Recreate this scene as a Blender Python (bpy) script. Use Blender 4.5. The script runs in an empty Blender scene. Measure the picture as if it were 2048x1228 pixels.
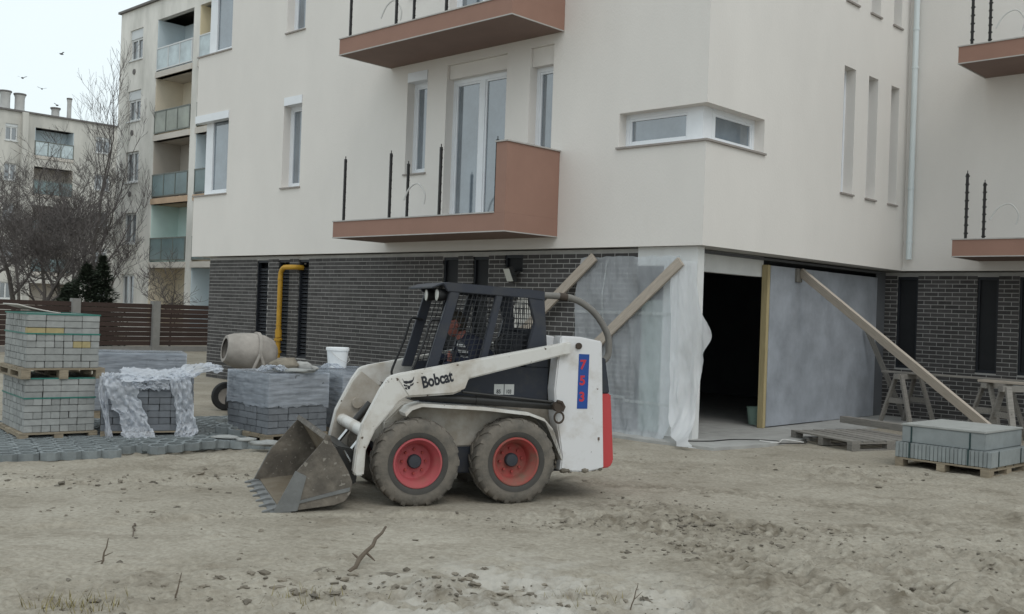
import bpy, bmesh, math, random
import numpy as np
from mathutils import Vector, Matrix
R = math.radians
random.seed(7); RNG = np.random.default_rng(7)
S = bpy.context.scene
COL = S.collection

# ------------------------------------------------------------------ camera, sky, sun, exposure
FPX, ROLL, EYE = 2060.0, R(2.04), 1.70
PITCH = math.atan(11.0 / FPX)
cam = bpy.data.cameras.new('camera'); cam.sensor_width = 36; cam.lens = 36 * FPX / 2048
cam.clip_start = .05; cam.clip_end = 2000
camo = bpy.data.objects.new('camera', cam); COL.objects.link(camo); S.camera = camo
fw = Vector((0, math.cos(PITCH), math.sin(PITCH))); u0 = Vector((0, -math.sin(PITCH), math.cos(PITCH))); r0 = Vector((1, 0, 0))
rt = r0 * math.cos(ROLL) + u0 * math.sin(ROLL); up = u0 * math.cos(ROLL) - r0 * math.sin(ROLL)
M = Matrix((rt, up, -fw)).transposed().to_4x4(); M.translation = (0, 0, EYE); camo.matrix_world = M

SUN_EL, SUN_AZ = R(52), R(155)          # azimuth clockwise from +Y
W = bpy.data.worlds.new('World'); S.world = W; W.use_nodes = True
nt = W.node_tree; nt.nodes.clear()
out = nt.nodes.new('ShaderNodeOutputWorld'); bg = nt.nodes.new('ShaderNodeBackground'); bg.inputs[1].default_value = .1
sky = nt.nodes.new('ShaderNodeTexSky'); sky.sky_type = 'NISHITA'; sky.sun_disc = False
sky.sun_elevation = SUN_EL; sky.sun_rotation = SUN_AZ; sky.dust_density = 3; sky.air_density = 1.2
tc = nt.nodes.new('ShaderNodeTexCoord'); nz = nt.nodes.new('ShaderNodeTexNoise'); nz.inputs['Scale'].default_value = 1.6; nz.inputs['Detail'].default_value = 4
cr = nt.nodes.new('ShaderNodeValToRGB')
cr.color_ramp.elements[0].position = .3; cr.color_ramp.elements[0].color = (.785, .872, .90, 1)
cr.color_ramp.elements[1].position = .7; cr.color_ramp.elements[1].color = (.865, .955, .975, 1)
sc = nt.nodes.new('ShaderNodeVectorMath'); sc.operation = 'SCALE'; sc.inputs['Scale'].default_value = 9.6
mx = nt.nodes.new('ShaderNodeMix'); mx.data_type = 'RGBA'; mx.inputs[0].default_value = .90
L = nt.links.new
L(tc.outputs['Generated'], nz.inputs['Vector']); L(nz.outputs['Fac'], cr.inputs['Fac']); L(cr.outputs['Color'], sc.inputs[0])
L(sky.outputs['Color'], mx.inputs[6]); L(sc.outputs[0], mx.inputs[7]); L(mx.outputs[2], bg.inputs[0]); L(bg.outputs[0], out.inputs[0])
sl = bpy.data.lights.new('sun', 'SUN'); sl.energy = .55; sl.angle = R(30); sl.color = (1, .97, .93)
so = bpy.data.objects.new('sun', sl); COL.objects.link(so)
sd = Vector((math.sin(SUN_AZ) * math.cos(SUN_EL), math.cos(SUN_AZ) * math.cos(SUN_EL), math.sin(SUN_EL)))
so.rotation_euler = (-sd).to_track_quat('-Z', 'Y').to_euler(); so.location = (4, -6, 14)
S.view_settings.view_transform = 'Standard'; S.view_settings.look = 'None'; S.view_settings.gamma = 1; S.view_settings.exposure = 0.26
S.view_settings.use_curve_mapping = False
S.render.engine = 'CYCLES'; S.cycles.use_denoising = True; S.cycles.max_bounces = 8; S.cycles.transparent_max_bounces = 16

# ------------------------------------------------------------------ site frame: x along the left facade, y into the building, origin under the nearest corner
CX, CY, RZ = 2.585, 14.146, R(-43.7)
cz, sz = math.cos(RZ), math.sin(RZ)
def WP(x, y, z=0): return Vector((CX + x * cz - y * sz, CY + x * sz + y * cz, z))

# ------------------------------------------------------------------ materials
MATS = {}
def mat(name, col, rough=.8, var=.12, scale=6, col2=None, bump=0, bscale=80, metal=0, spec=.35, rnd=0, isl=0, thr=None, stretch=None, alpha=None, coat=0, detail=8, world=False):
    """procedural paint: base colour, mottled towards col2, optional chips (thr), bump, per-object or per-piece shade"""
    m = bpy.data.materials.new(name); m.use_nodes = True; n = m.node_tree.nodes; l = m.node_tree.links.new
    b = n['Principled BSDF']; b.inputs['Roughness'].default_value = rough; b.inputs['Metallic'].default_value = metal
    b.inputs['Specular IOR Level'].default_value = spec; b.inputs['Coat Weight'].default_value = coat
    t = n.new('ShaderNodeTexCoord'); src = t.outputs['Object']
    if world: g0 = n.new('ShaderNodeNewGeometry'); src = g0.outputs['Position']
    if stretch:
        mp = n.new('ShaderNodeMapping'); mp.inputs['Scale'].default_value = stretch; l(src, mp.inputs['Vector']); src = mp.outputs[0]
    no = n.new('ShaderNodeTexNoise'); no.inputs['Scale'].default_value = scale; no.inputs['Detail'].default_value = detail; no.inputs['Roughness'].default_value = .62
    if rnd or isl:
        if not stretch and not world:
            oi0 = n.new('ShaderNodeObjectInfo'); ad = n.new('ShaderNodeVectorMath'); ad.operation = 'ADD'; l(src, ad.inputs[0]); l(oi0.outputs['Location'], ad.inputs[1]); src = ad.outputs[0]
    l(src, no.inputs['Vector'])
    c2 = col2 or tuple(min(1, c * (1 + var)) for c in col); c1 = col if col2 else tuple(c * (1 - var) for c in col)
    ra = n.new('ShaderNodeValToRGB'); e = ra.color_ramp.elements
    e[0].color = (*c1, 1); e[1].color = (*c2, 1); lo, hi = thr or (.32, .68); e[0].position = lo; e[1].position = hi
    l(no.outputs['Fac'], ra.inputs['Fac']); cur = ra.outputs['Color']
    for amt, kind in ((rnd, 'o'), (isl, 'i')):
        if not amt: continue
        q = n.new('ShaderNodeObjectInfo' if kind == 'o' else 'ShaderNodeNewGeometry')
        mr = n.new('ShaderNodeMapRange'); mr.inputs['To Min'].default_value = 1 - amt; mr.inputs['To Max'].default_value = 1 + amt
        l(q.outputs['Random' if kind == 'o' else 'Random Per Island'], mr.inputs['Value'])
        vm = n.new('ShaderNodeVectorMath'); vm.operation = 'SCALE'; l(cur, vm.inputs[0]); l(mr.outputs[0], vm.inputs['Scale']); cur = vm.outputs[0]
    l(cur, b.inputs['Base Color'])
    if bump:
        nb = n.new('ShaderNodeTexNoise'); nb.inputs['Scale'].default_value = bscale; nb.inputs['Detail'].default_value = 5; l(src, nb.inputs['Vector'])
        bp = n.new('ShaderNodeBump'); bp.inputs['Strength'].default_value = bump; bp.inputs['Distance'].default_value = .02
        l(nb.outputs['Fac'], bp.inputs['Height']); l(bp.outputs[0], b.inputs['Normal'])
    if alpha is not None: b.inputs['Alpha'].default_value = alpha
    MATS[name] = m; return m
def film(name, col, clear, rough=.35, bump=.4, bscale=9, clear2=None, stretch=(1, 1, 1)):
    m = bpy.data.materials.new(name); m.use_nodes = True; n = m.node_tree.nodes; l = m.node_tree.links.new; n.clear()
    o = n.new('ShaderNodeOutputMaterial'); tr = n.new('ShaderNodeBsdfTransparent'); tr.inputs[0].default_value = (.95, .97, .97, 1)
    b = n.new('ShaderNodeBsdfPrincipled'); b.inputs['Base Color'].default_value = (*col, 1); b.inputs['Roughness'].default_value = rough
    tl = n.new('ShaderNodeBsdfTranslucent'); tl.inputs[0].default_value = (*col, 1)
    t0 = n.new('ShaderNodeTexCoord'); t = n.new('ShaderNodeMapping'); t.inputs['Scale'].default_value = stretch; l(t0.outputs['Object'], t.inputs[0]); no = n.new('ShaderNodeTexNoise'); no.inputs['Scale'].default_value = bscale; no.inputs['Detail'].default_value = 6
    bp = n.new('ShaderNodeBump'); bp.inputs['Strength'].default_value = bump; bp.inputs['Distance'].default_value = .05
    l(t.outputs[0], no.inputs['Vector']); l(no.outputs['Fac'], bp.inputs['Height']); l(bp.outputs[0], b.inputs['Normal'])
    m1 = n.new('ShaderNodeMixShader'); m1.inputs[0].default_value = .4; l(b.outputs[0], m1.inputs[1]); l(tl.outputs[0], m1.inputs[2])
    m2 = n.new('ShaderNodeMixShader'); l(m1.outputs[0], m2.inputs[1]); l(tr.outputs[0], m2.inputs[2])
    no2 = n.new('ShaderNodeTexNoise'); no2.inputs['Scale'].default_value = 3.2; no2.inputs['Detail'].default_value = 5; l(t.outputs[0], no2.inputs['Vector'])
    mr = n.new('ShaderNodeMapRange'); mr.inputs['From Min'].default_value = .3; mr.inputs['From Max'].default_value = .7
    mr.inputs['To Min'].default_value = clear if clear2 is None else clear2; mr.inputs['To Max'].default_value = clear
    l(no2.outputs['Fac'], mr.inputs['Value']); l(mr.outputs[0], m2.inputs[0]); l(m2.outputs[0], o.inputs[0])
    MATS[name] = m; return m
def glass(name, col, rough=.06, spec=1.0, var=.3):
    m = mat(name, col, rough, var, 1.3, spec=spec); m.node_tree.nodes['Principled BSDF'].inputs['IOR'].default_value = 1.9
    return m

mat('stucco', (.71, .676, .640), .92, .035, .8, bump=.16, bscale=60, world=True, stretch=(1, 1, .45))
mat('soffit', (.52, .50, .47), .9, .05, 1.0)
mat('mortar', (.36, .35, .335), .95, .12, 5, bump=.3, bscale=120)
mat('brick', (.072, .067, .066), .75, .18, 9, bump=.25, bscale=90, rnd=.22, isl=.28)
mat('dark_metal', (.016, .018, .023), .5, .2, 5)
mat('void', (.010, .011, .013), .6, .2, 3)
mat('pvc', (.74, .76, .79), .35, .03, 4, spec=.5)
mat('sill', (.30, .27, .25), .6, .1, 6)
mat('fascia', (.295, .172, .132), .8, .05, 2, bump=.05)
mat('fascia_shaded', (.21, .145, .122), .85, .06, 2)  # darker version of the fascia, underside shade put into the colour
mat('coping', (.42, .40, .38), .5, .1, 6)
mat('post_black', (.022, .021, .021), .55, .2, 12)
mat('cable_white', (.58, .57, .55), .5, .06, 8)
mat('downpipe', (.62, .67, .68), .4, .04, 3)
glass('glass', (.13, .16, .19)); glass('glass_old', (.075, .09, .105), .12)
mat('curtain', (.50, .52, .53), .9, .1, 6, stretch=(14, 14, 1))
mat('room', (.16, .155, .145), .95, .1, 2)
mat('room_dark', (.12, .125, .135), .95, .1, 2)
mat('plaster_white', (.66, .66, .65), .85, .06, 3, bump=.1, bscale=40)
mat('foil_board', (.41, .435, .48), .45, .17, 2.2, metal=.3, bump=.2, bscale=14, detail=12)
mat('yellow_timber', (.40, .325, .18), .75, .14, 4, stretch=(9, 9, .8))
mat('timber', (.41, .355, .30), .85, .16, 5, stretch=(1, 14, 14), bump=.2, bscale=30)
mat('timber_grey', (.23, .215, .195), .9, .2, 5, stretch=(1.2, 12, 12), bump=.25, bscale=30, rnd=.15)
mat('pale_board', (.55, .53, .49), .8, .08, 4)
mat('pallet_wood', (.27, .225, .165), .9, .22, 6, stretch=(1.5, 10, 10), bump=.2, bscale=30, rnd=.18)
mat('concrete', (.36, .355, .34), .92, .13, 4, bump=.25, bscale=40, world=True)
mat('paver', (.30, .305, .295), .9, .12, 14, bump=.25, bscale=90, rnd=.13)
mat('paver_ochre', (.36, .30, .16), .9, .12, 14, bump=.2, bscale=90)
mat('paver_dark', (.155, .165, .18), .85, .15, 12, bump=.25, bscale=90, rnd=.16)
mat('kerbstone', (.245, .265, .265), .9, .10, 10, bump=.2, bscale=80, rnd=.10)
mat('slab', (.24, .26, .262), .9, .10, 6, bump=.2, bscale=70)
mat('slab_top', (.33, .335, .32), .9, .10, 6, bump=.2, bscale=70)
mat('grid_paver', (.205, .225, .23), .9, .15, 10, bump=.3, bscale=80, rnd=.10)
mat('strap_green', (.03, .16, .13), .5, .15, 8)
mat('strap_dark', (.02, .045, .045), .5, .15, 8)
film('stretch_film', (.74, .78, .86), .72, .12, .45, 2.2, .38, (1, 1, 8))
film('white_film', (.84, .87, .93), .42, .2, .5, 10, .10)
film('clear_sheet', (.82, .85, .90), .60, .28, .08, 3, .52)
film('sheet_seam', (.66, .68, .69), .5, .4, .3, 6, .4)
film('membrane', (.80, .805, .82), .22, .35, .05, 3, .16)
film('green_sheet', (.55, .66, .62), .18, .3, .3, 4, .10)
mat('bucket_white', (.80, .81, .82), .4, .03, 4, spec=.5)
mat('bucket_green', (.30, .42, .36), .5, .1, 4)
mat('gas_yellow', (.44, .245, .025), .5, .14, 8)
mat('mixer', (.34, .31, .28), .85, .22, 4, bump=.2, bscale=25)
mat('rubber_dark', (.03, .03, .03), .85, .2, 8)
mat('fence_brown', (.052, .034, .029), .8, .18, 6, stretch=(1, 8, 8), rnd=.18)
mat('fence_post', (.25, .245, .235), .92, .1, 5)
# skid steer
mat('loader_white', (.60, .585, .555), .55, .1, 3.6, col2=(.36, .31, .25), thr=(.46, .76), bump=.06, bscale=30)
mat('loader_white_clean', (.65, .645, .65), .5, .1, 3.5, col2=(.44, .40, .35), thr=(.50, .78))
mat('loader_grime', (.34, .30, .25), .85, .1, 5, col2=(.48, .45, .41), thr=(.42, .7), bump=.12, bscale=30)
mat('cab_blue', (.030, .034, .046), .55, .1, 5, col2=(.060, .058, .055), thr=(.5, .8))
mat('black_paint', (.018, .018, .019), .5, .2, 6)
mat('screen_wire', (.020, .021, .024), .6, .1, 6)
mat('hydraulic', (.022, .021, .020), .45, .3, 6, spec=.5)
mat('chrome', (.55, .55, .55), .2, .1, 6, metal=1)
mat('tyre', (.165, .145, .122), .93, .1, 7, col2=(.095, .088, .078), thr=(.42, .70), bump=.25, bscale=40)
mat('bead', (.062, .058, .053), .9, .15, 8)
mat('rim_red', (.40, .082, .092), .6, .1, 5, col2=(.33, .11, .095), thr=(.50, .78))
mat('rim_dirty', (.34, .060, .055), .75, .1, 5, col2=(.20, .115, .085), thr=(.42, .70))
mat('hub', (.045, .052, .062), .6, .2, 8)
mat('tail_red', (.48, .060, .062), .5, .1, 4, col2=(.32, .12, .10), thr=(.58, .85))
mat('hose_grey', (.175, .165, .15), .7, .12, 6)
mat('bucket_steel', (.105, .092, .078), .6, .1, 5, col2=(.20, .175, .145), thr=(.42, .68), bump=.35, bscale=22, metal=.25)
mat('bucket_edge', (.21, .215, .215), .42, .14, 6, metal=.55, bump=.1, bscale=30)
mat('bucket_inner', (.125, .098, .066), .85, .1, 4, col2=(.185, .158, .122), thr=(.4, .7), bump=.3, bscale=25)
mat('decal_blue', (.018, .065, .27), .5, .05, 5); mat('decal_red', (.50, .035, .05), .5, .06, 5)
mat('decal_black', (.02, .022, .028), .6, .05, 5); mat('decal_white', (.60, .60, .58), .5, .06, 5)
mat('seat', (.035, .037, .044), .8, .15, 8); mat('chip', (.06, .045, .035), .8, .2, 20)
mat('lens', (.62, .62, .58), .25, .05, 5, spec=.6)
mat('skin', (.26, .10, .08), .6, .08, 8); mat('hair', (.045, .038, .03), .9, .15, 20)
mat('jacket', (.020, .024, .042), .9, .15, 10); mat('trousers', (.028, .028, .035), .9, .1, 8)
# background
mat('old_wall', (.75, .725, .68), .95, .1, .9, col2=(.54, .525, .485), thr=(.38, .66), bump=.1, bscale=20, world=True, stretch=(1, 1, .35))  # both old walls lightened in colour, standing in for distance haze
mat('old_wall2', (.60, .58, .535), .95, .1, .8, col2=(.43, .42, .39), thr=(.36, .66), world=True, stretch=(1, 1, .35))
mat('loggia_blue', (.62, .70, .74), .9, .05, 1); mat('loggia_beige', (.70, .63, .51), .9, .05, 1)
mat('loggia_dark', (.46, .42, .37), .9, .05, 1); mat('loggia_mint', (.62, .76, .72), .9, .05, 1); mat('loggia_yellow', (.72, .63, .44), .9, .05, 1)
mat('loggia_slab', (.55, .51, .46), .9, .1, 1); mat('slab_rust', (.50, .36, .25), .9, .15, 2)
mat('old_frame', (.62, .63, .63), .6, .04, 3); mat('shutter', (.60, .62, .63), .6, .03, 3)
mat('rail_frame', (.16, .175, .16), .6, .1, 3); glass('rail_glass_blue', (.40, .47, .49), .3, .5); glass('rail_glass_olive', (.22, .235, .19), .3, .5); glass('rail_glass_teal', (.10, .155, .16), .3, .5)
mat('chimney', (.46, .455, .44), .95, .1, 2); mat('roof_edge', (.16, .15, .145), .9, .1, 2)
mat('bark', (.11, .098, .09), .95, .2, 8); mat('twig', (.115, .102, .098), .95, .15, 8)
mat('conifer', (.050, .066, .044), .9, .2, 4, isl=.4)
mat('bird', (.09, .09, .095), .9, .1, 4)
mat('clod', (.185, .162, .13), .97, .2, 12, isl=.3, bump=.4, bscale=60)
mat('stick', (.12, .095, .072), .95, .2, 15, bump=.3, bscale=60)
mat('dry_grass', (.22, .185, .085), .95, .2, 6, isl=.4)

# ------------------------------------------------------------------ mesh builder and tagging
class MB:
    def __init__(s): s.v = []; s.f = []
    def add(s, v, f):
        o = len(s.v); s.v += [tuple(p) for p in v]; s.f += [tuple(i + o for i in q) for q in f]; return s
    def box(s, x0, x1, y0, y1, z0, z1, mtx=None):
        v = [(x, y, z) for z in (z0, z1) for y in (y0, y1) for x in (x0, x1)]
        if mtx is not None: v = [mtx @ Vector(p) for p in v]
        return s.add(v, [(0, 2, 3, 1), (4, 5, 7, 6), (0, 1, 5, 4), (2, 6, 7, 3), (0, 4, 6, 2), (1, 3, 7, 5)])
    def prism(s, poly, y0, y1, axis='y'):
        """polygon in (x,z) swept along y (axis y), or (x,y) swept along z"""
        n = len(poly)
        mk = (lambda p, t: (p[0], t, p[1])) if axis == 'y' else (lambda p, t: (p[0], p[1], t))
        v = [mk(p, y0) for p in poly] + [mk(p, y1) for p in poly]
        f = [tuple(range(n)), tuple(range(2 * n - 1, n - 1, -1))] + [(i, i + n, (i + 1) % n + n, (i + 1) % n) for i in range(n)]
        return s.add(v, f)
    def tube(s, pts, r, n=8, cap=True):
        pts = [Vector(p) for p in pts]; rs = r if isinstance(r, (list, tuple)) else [r] * len(pts); base = len(s.v); a = None
        for i, p in enumerate(pts):
            d = (pts[min(i + 1, len(pts) - 1)] - pts[max(i - 1, 0)]).normalized()
            if a is None: a = d.orthogonal().normalized()
            else:
                a = a - d * a.dot(d); a = a.normalized() if a.length > 1e-6 else d.orthogonal().normalized()
            b = d.cross(a)
            for k in range(n):
                t = 2 * math.pi * k / n; s.v.append(tuple(p + (a * math.cos(t) + b * math.sin(t)) * rs[i]))
        for i in range(len(pts) - 1):
            for k in range(n):
                k2 = (k + 1) % n; s.f.append((base + i * n + k, base + i * n + k2, base + (i + 1) * n + k2, base + (i + 1) * n + k))
        if cap: s.f.append(tuple(base + k for k in range(n))[::-1]); s.f.append(tuple(base + (len(pts) - 1) * n + k for k in range(n)))
        return s
    def bar(s, p, q, w, t, upv=(0, 0, 1)):
        """rectangular bar from p to q, w wide across, t thick along upv"""
        p, q = Vector(p), Vector(q); d = (q - p); ln = d.length; d.normalize(); y = Vector(upv).cross(d)
        y = y.normalized() if y.length > 1e-5 else d.orthogonal().normalized(); z = d.cross(y)
        m = Matrix((d, y, z)).transposed().to_4x4(); m.translation = p
        return s.box(0, ln, -w / 2, w / 2, -t / 2, t / 2, m)
    def lathe(s, prof, n=24, axis='z', o=(0, 0, 0), closed=False):
        base = len(s.v); k = len(prof)
        for i in range(n):
            t = 2 * math.pi * i / n; c, q = math.cos(t), math.sin(t)
            for r, h in prof:
                p = (r * c, r * q, h) if axis == 'z' else ((r * c, h, r * q) if axis == 'y' else (h, r * c, r * q))
                s.v.append((p[0] + o[0], p[1] + o[1], p[2] + o[2]))
        for i in range(n):
            j = (i + 1) % n
            for m in range(k if closed else k - 1):
                m2 = (m + 1) % k; s.f.append((base + i * k + m, base + j * k + m, base + j * k + m2, base + i * k + m2))
        return s
    def mesh(s, name):
        me = bpy.data.meshes.new(name); me.from_pydata(s.v, [], s.f); me.update()
        return me
    def build(s, name, m, parent=None, smooth=False, bevel=0, mtx=None, fix=True):
        me = s.mesh(name)
        if fix:
            bm = bmesh.new(); bm.from_mesh(me); bmesh.ops.recalc_face_normals(bm, faces=bm.faces)
            if bevel: bmesh.ops.bevel(bm, geom=[e for e in bm.edges if len(e.link_faces) == 2 and e.calc_face_angle(0) > .6], offset=bevel, segments=2, affect='EDGES', clamp_overlap=True)
            bm.to_mesh(me); bm.free()
        return obj(name, me, m, parent, smooth, mtx)
def obj(name, me, m=None, parent=None, smooth=False, mtx=None):
    o = bpy.data.objects.new(name, me); COL.objects.link(o)
    if m is not None: me.materials.clear(); me.materials.append(MATS[m] if isinstance(m, str) else m)
    if smooth:
        me.polygons.foreach_set('use_smooth', [True] * len(me.polygons))
        if smooth != 'all': me.set_sharp_from_angle(angle=R(40))
    if parent is not None: o.parent = parent
    if mtx is not None: o.matrix_local = mtx
    return o
def tag(o, label, cat, group=None):
    o['label'] = label; o['category'] = cat
    if group: o['group'] = group
    return o
def struct(o): o['kind'] = 'structure'; return o
def stuff(o): o['kind'] = 'stuff'; return o
def thing(name, label, cat, loc=(0, 0, 0), rz=0, group=None):
    o = bpy.data.objects.new(name, None); COL.objects.link(o); o.location = loc; o.rotation_euler = (0, 0, rz); o.empty_display_size = .1
    return tag(o, label, cat, group)
def copy_part(o, parent, mtx=None, mt=None):
    c = o.copy(); COL.objects.link(c); c.parent = parent
    if mtx is not None: c.matrix_local = mtx
    return c
def T(x, y, z): return Matrix.Translation((x, y, z))
def Rz(a): return Matrix.Rotation(a, 4, 'Z')

VG = {}
def vnoise(x, y, s, seed):
    """smooth value noise on numpy arrays, about -1..1"""
    if seed not in VG: VG[seed] = np.random.default_rng(seed).uniform(-1, 1, (256, 256))
    g = VG[seed]; u = x / s + 57.3; v = y / s + 91.7
    i = np.floor(u).astype(int); j = np.floor(v).astype(int); fu = u - i; fv = v - j
    fu = fu * fu * (3 - 2 * fu); fv = fv * fv * (3 - 2 * fv)
    G = lambda a, b: g[a % 256, b % 256]
    return (G(i, j) * (1 - fu) + G(i + 1, j) * fu) * (1 - fv) + (G(i, j + 1) * (1 - fu) + G(i + 1, j + 1) * fu) * fv

# ------------------------------------------------------------------ ground
LOX, LOY, LRZ = -0.149, 9.821, R(-160)      # loader frame
def track_dist(x, y, pts):
    """distance to and arc length along a polyline"""
    best = np.full(x.shape, 1e9); arc = np.zeros(x.shape); side = np.zeros(x.shape); acc = 0
    for (ax, ay), (bx, by) in zip(pts[:-1], pts[1:]):
        dx, dy = bx - ax, by - ay; ln = math.hypot(dx, dy); dx /= ln; dy /= ln
        t = np.clip((x - ax) * dx + (y - ay) * dy, 0, ln); px = ax + dx * t; py = ay + dy * t
        d = np.hypot(x - px, y - py); m = d < best; best = np.where(m, d, best); arc = np.where(m, acc + t, arc)
        side = np.where(m, (x - ax) * dy - (y - ay) * dx, side); acc += ln
    return best, arc, side
def spl(pts, n=8):
    o = []
    for i in range(len(pts) - 1):
        p0 = pts[max(i - 1, 0)]; p1 = pts[i]; p2 = pts[i + 1]; p3 = pts[min(i + 2, len(pts) - 1)]
        for k in range(n):
            t = k / n
            o.append(tuple(.5 * ((2 * p1[c]) + (-p0[c] + p2[c]) * t + (2 * p0[c] - 5 * p1[c] + 4 * p2[c] - p3[c]) * t * t + (-p0[c] + 3 * p1[c] - 3 * p2[c] + p3[c]) * t ** 3) for c in range(len(p1))))
    return o + [tuple(pts[-1])]
DAMP_SHADE = {}
def height(x, y):
    damp_shade = np.zeros(x.shape)
    near = np.clip((15.5 - y) / 3.5, .12, 1) * np.clip((x + 9) / 3, .2, 1) * np.clip((12 - x) / 4, .2, 1)
    rough = np.clip(.42 + .62 * vnoise(x, y, 1.4, 5) + .28 * (x > -.5) * np.clip((x + .5) / 1.5, 0, 1) + .5 * np.clip((6.9 - y) / .8, 0, 1), .06, 1.3)
    smooth = np.exp(-(((x + 3.2) / 1.9) ** 2 + ((y - 8.75) / .75) ** 2)); rough = rough * (1 - .8 * smooth)      # strip scraped flat before the bucket
    h = .016 * vnoise(x, y, 2.3, 1) + .012 * vnoise(x, y, .8, 2)
    h = h + rough * (.014 * vnoise(x, y, .33, 3) + .013 * vnoise(x, y, .14, 4) + .014 * vnoise(x, y, .062, 6) + .011 * vnoise(x, y, .032, 7))
    st = lambda v, a, b: (lambda t: t * t * (3 - 2 * t))(np.clip((v - a) / (b - a), 0, 1))
    dist = np.clip(rough - .35, 0, 1)
    c1 = vnoise(x * .75, y, .10, 31) + .5 * vnoise(x, y, .045, 32); c2 = vnoise(x * .6, y, .19, 33) + .5 * vnoise(x, y, .07, 34)
    h = h + dist * (.017 * st(c1, .22, .36) + .018 * st(c2, .30, .42)); damp_shade = damp_shade + .55 * dist * st(c2, .34, .5)
    lump = np.clip(vnoise(x, y, .20, 11) - .42, 0, 1) * np.clip(vnoise(x, y, 1.1, 12) + .15, 0, 1); h = h + .05 * lump
    tr = [([(.5, 9.35), (1.05, 9.2), (1.9, 8.65), (2.55, 7.6), (2.8, 6.3), (2.9, 5)], .17, .030), ([(.75, 10.5), (1.9, 10.25), (3.2, 9.6), (4.3, 8.4), (5, 6.5)], .15, .020),
          ([(.4, 8.75), (1.1, 8.3), (1.75, 7.5), (2.0, 6.2), (2.05, 5)], .15, .028), ([(1.2, 8.0), (1.55, 7.4), (1.5, 6.6), (1.2, 5.6)], .16, .026),
          ([(3.4, 7.6), (2.9, 7.0), (2.6, 6.2), (2.5, 5)], .15, .024), ([(4.2, 8.0), (3.6, 7.2), (3.2, 6.3), (3.1, 5)], .14, .026), ([(4.5, 9.4), (3.2, 8.6), (2.2, 8.35), (1.2, 8.55)], .15, .018)]
    for pts, w, dp in tr:
        d, a, sd = track_dist(x, y, spl(pts, 6)); fade = .55 + .45 * vnoise(x, y, .7, 15)
        prof = -np.exp(-(d / w) ** 4) + .75 * np.exp(-((d - w * 1.35) / (.3 * w)) ** 2)
        lug = np.sin((a + .8 * np.abs(sd)) * 2 * math.pi / .13); fade = np.clip(fade, .1, 1); lugm = np.exp(-(d / (w * 1.15)) ** 4) * np.clip(lug * 1.6, -.7, 1); edge = np.exp(-((d - w * 1.3) / (.4 * w)) ** 2)
        h = h + fade * dp * (prof * .62 + .55 * lugm) + fade * edge * .016 * st(vnoise(x, y, .065, 35), 0, .35); damp_shade = damp_shade + fade * (.55 * np.exp(-(d / w) ** 4) * (lug < .1) + .7 * edge * st(vnoise(x, y, .14, 36), 0, .3))  # tread grooves shaded by colour so the relief reads; moist turned-up soil too
    # scraped edge left by the bucket
    for pts, amp in (([(-6, 6.4), (-3.65, 7.47), (-2.7, 7.9), (-1.9, 8.33), (-1.3, 8.4), (-.3, 8.45)], .04), ([(-6.5, 8.9), (-4.3, 9.3), (-3.1, 9.75), (-2.5, 9.95)], .045), ([(-3.6, 6.1), (-2.6, 6.5), (-1.6, 6.75)], .02)):
        d, a, sd = track_dist(x, y, pts); h = h + amp * np.exp(-(d / .045) ** 2) * np.clip(.55 + vnoise(x, y, .16, 21), 0, 1.4) - .008 * np.exp(-((d - .08) / .05) ** 2)
    # the loose bank before the grid paving
    d, a, sd = track_dist(x, y, [(-7, 9.2), (-5.2, 10.15), (-3.6, 11.0), (-2.8, 11.5)]); h = h + .045 * np.exp(-(d / .28) ** 2) * (.6 + .5 * vnoise(x, y, .22, 22))
    # wheels sink a touch
    lx = (x - LOX) * math.cos(LRZ) + (y - LOY) * math.sin(LRZ); ly = -(x - LOX) * math.sin(LRZ) + (y - LOY) * math.cos(LRZ)
    flat = np.exp(-(np.clip(np.abs(lx - .75) - 1.55, 0, 9) / .25) ** 2) * np.exp(-(np.clip(np.abs(ly) - .85, 0, 9) / .2) ** 2)
    h = h * near
    h = h * (1 - .75 * flat)
    sx = (x - CX) * cz + (y - CY) * sz; sy = -(x - CX) * sz + (y - CY) * cz                                       # level under slab, stacks and walls
    lv = np.exp(-(np.clip(np.abs(sx + 5.5) - 6.6, 0, 99) / .5) ** 2) * np.exp(-(np.clip(-.6 - sy, 0, 99) / .4) ** 2)
    h = h * (1 - .9 * lv) - .012 * lv
    DAMP_SHADE['last'] = np.clip(damp_shade, 0, 1) * np.clip((14 - y) / 3, 0, 1) * (1 - lv)
    return np.clip(h, -.07, .13)
def graded(a, b, step, far, grow):
    c = list(np.arange(a, b + 1e-6, step)); s = step
    while c[-1] < far: s *= grow; c.append(c[-1] + s)
    s = step
    while c[0] > -far: s *= grow; c.insert(0, c[0] - s)
    return np.array(c)
gx = graded(-5.4, 5.6, .019, 500, 1.16)
gy = [4.6]; 
while gy[-1] < 13: gy.append(gy[-1] + max(.013, .0042 * gy[-1] ** 1.08 - .012))
s_ = gy[-1] - gy[-2]
while gy[-1] < 600: s_ *= 1.12; gy.append(gy[-1] + s_)
s_ = .02
while gy[0] > -60: s_ *= 1.35; gy.insert(0, gy[0] - s_)
gy = np.array(gy)
XX, YY = np.meshgrid(gx, gy); ZZ = height(XX, YY)
nx, ny = len(gx), len(gy)
co = np.stack([XX, YY, ZZ], -1).reshape(-1, 3).astype(np.float32)
ii = (np.arange(ny - 1)[:, None] * nx + np.arange(nx - 1)[None, :]).ravel()
quads = np.stack([ii, ii + 1, ii + 1 + nx, ii + nx], -1).astype(np.int32)
gme = bpy.data.meshes.new('ground'); gme.vertices.add(len(co)); gme.vertices.foreach_set('co', co.ravel())
gme.loops.add(quads.size); gme.loops.foreach_set('vertex_index', quads.ravel()); gme.polygons.add(len(quads))
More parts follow.
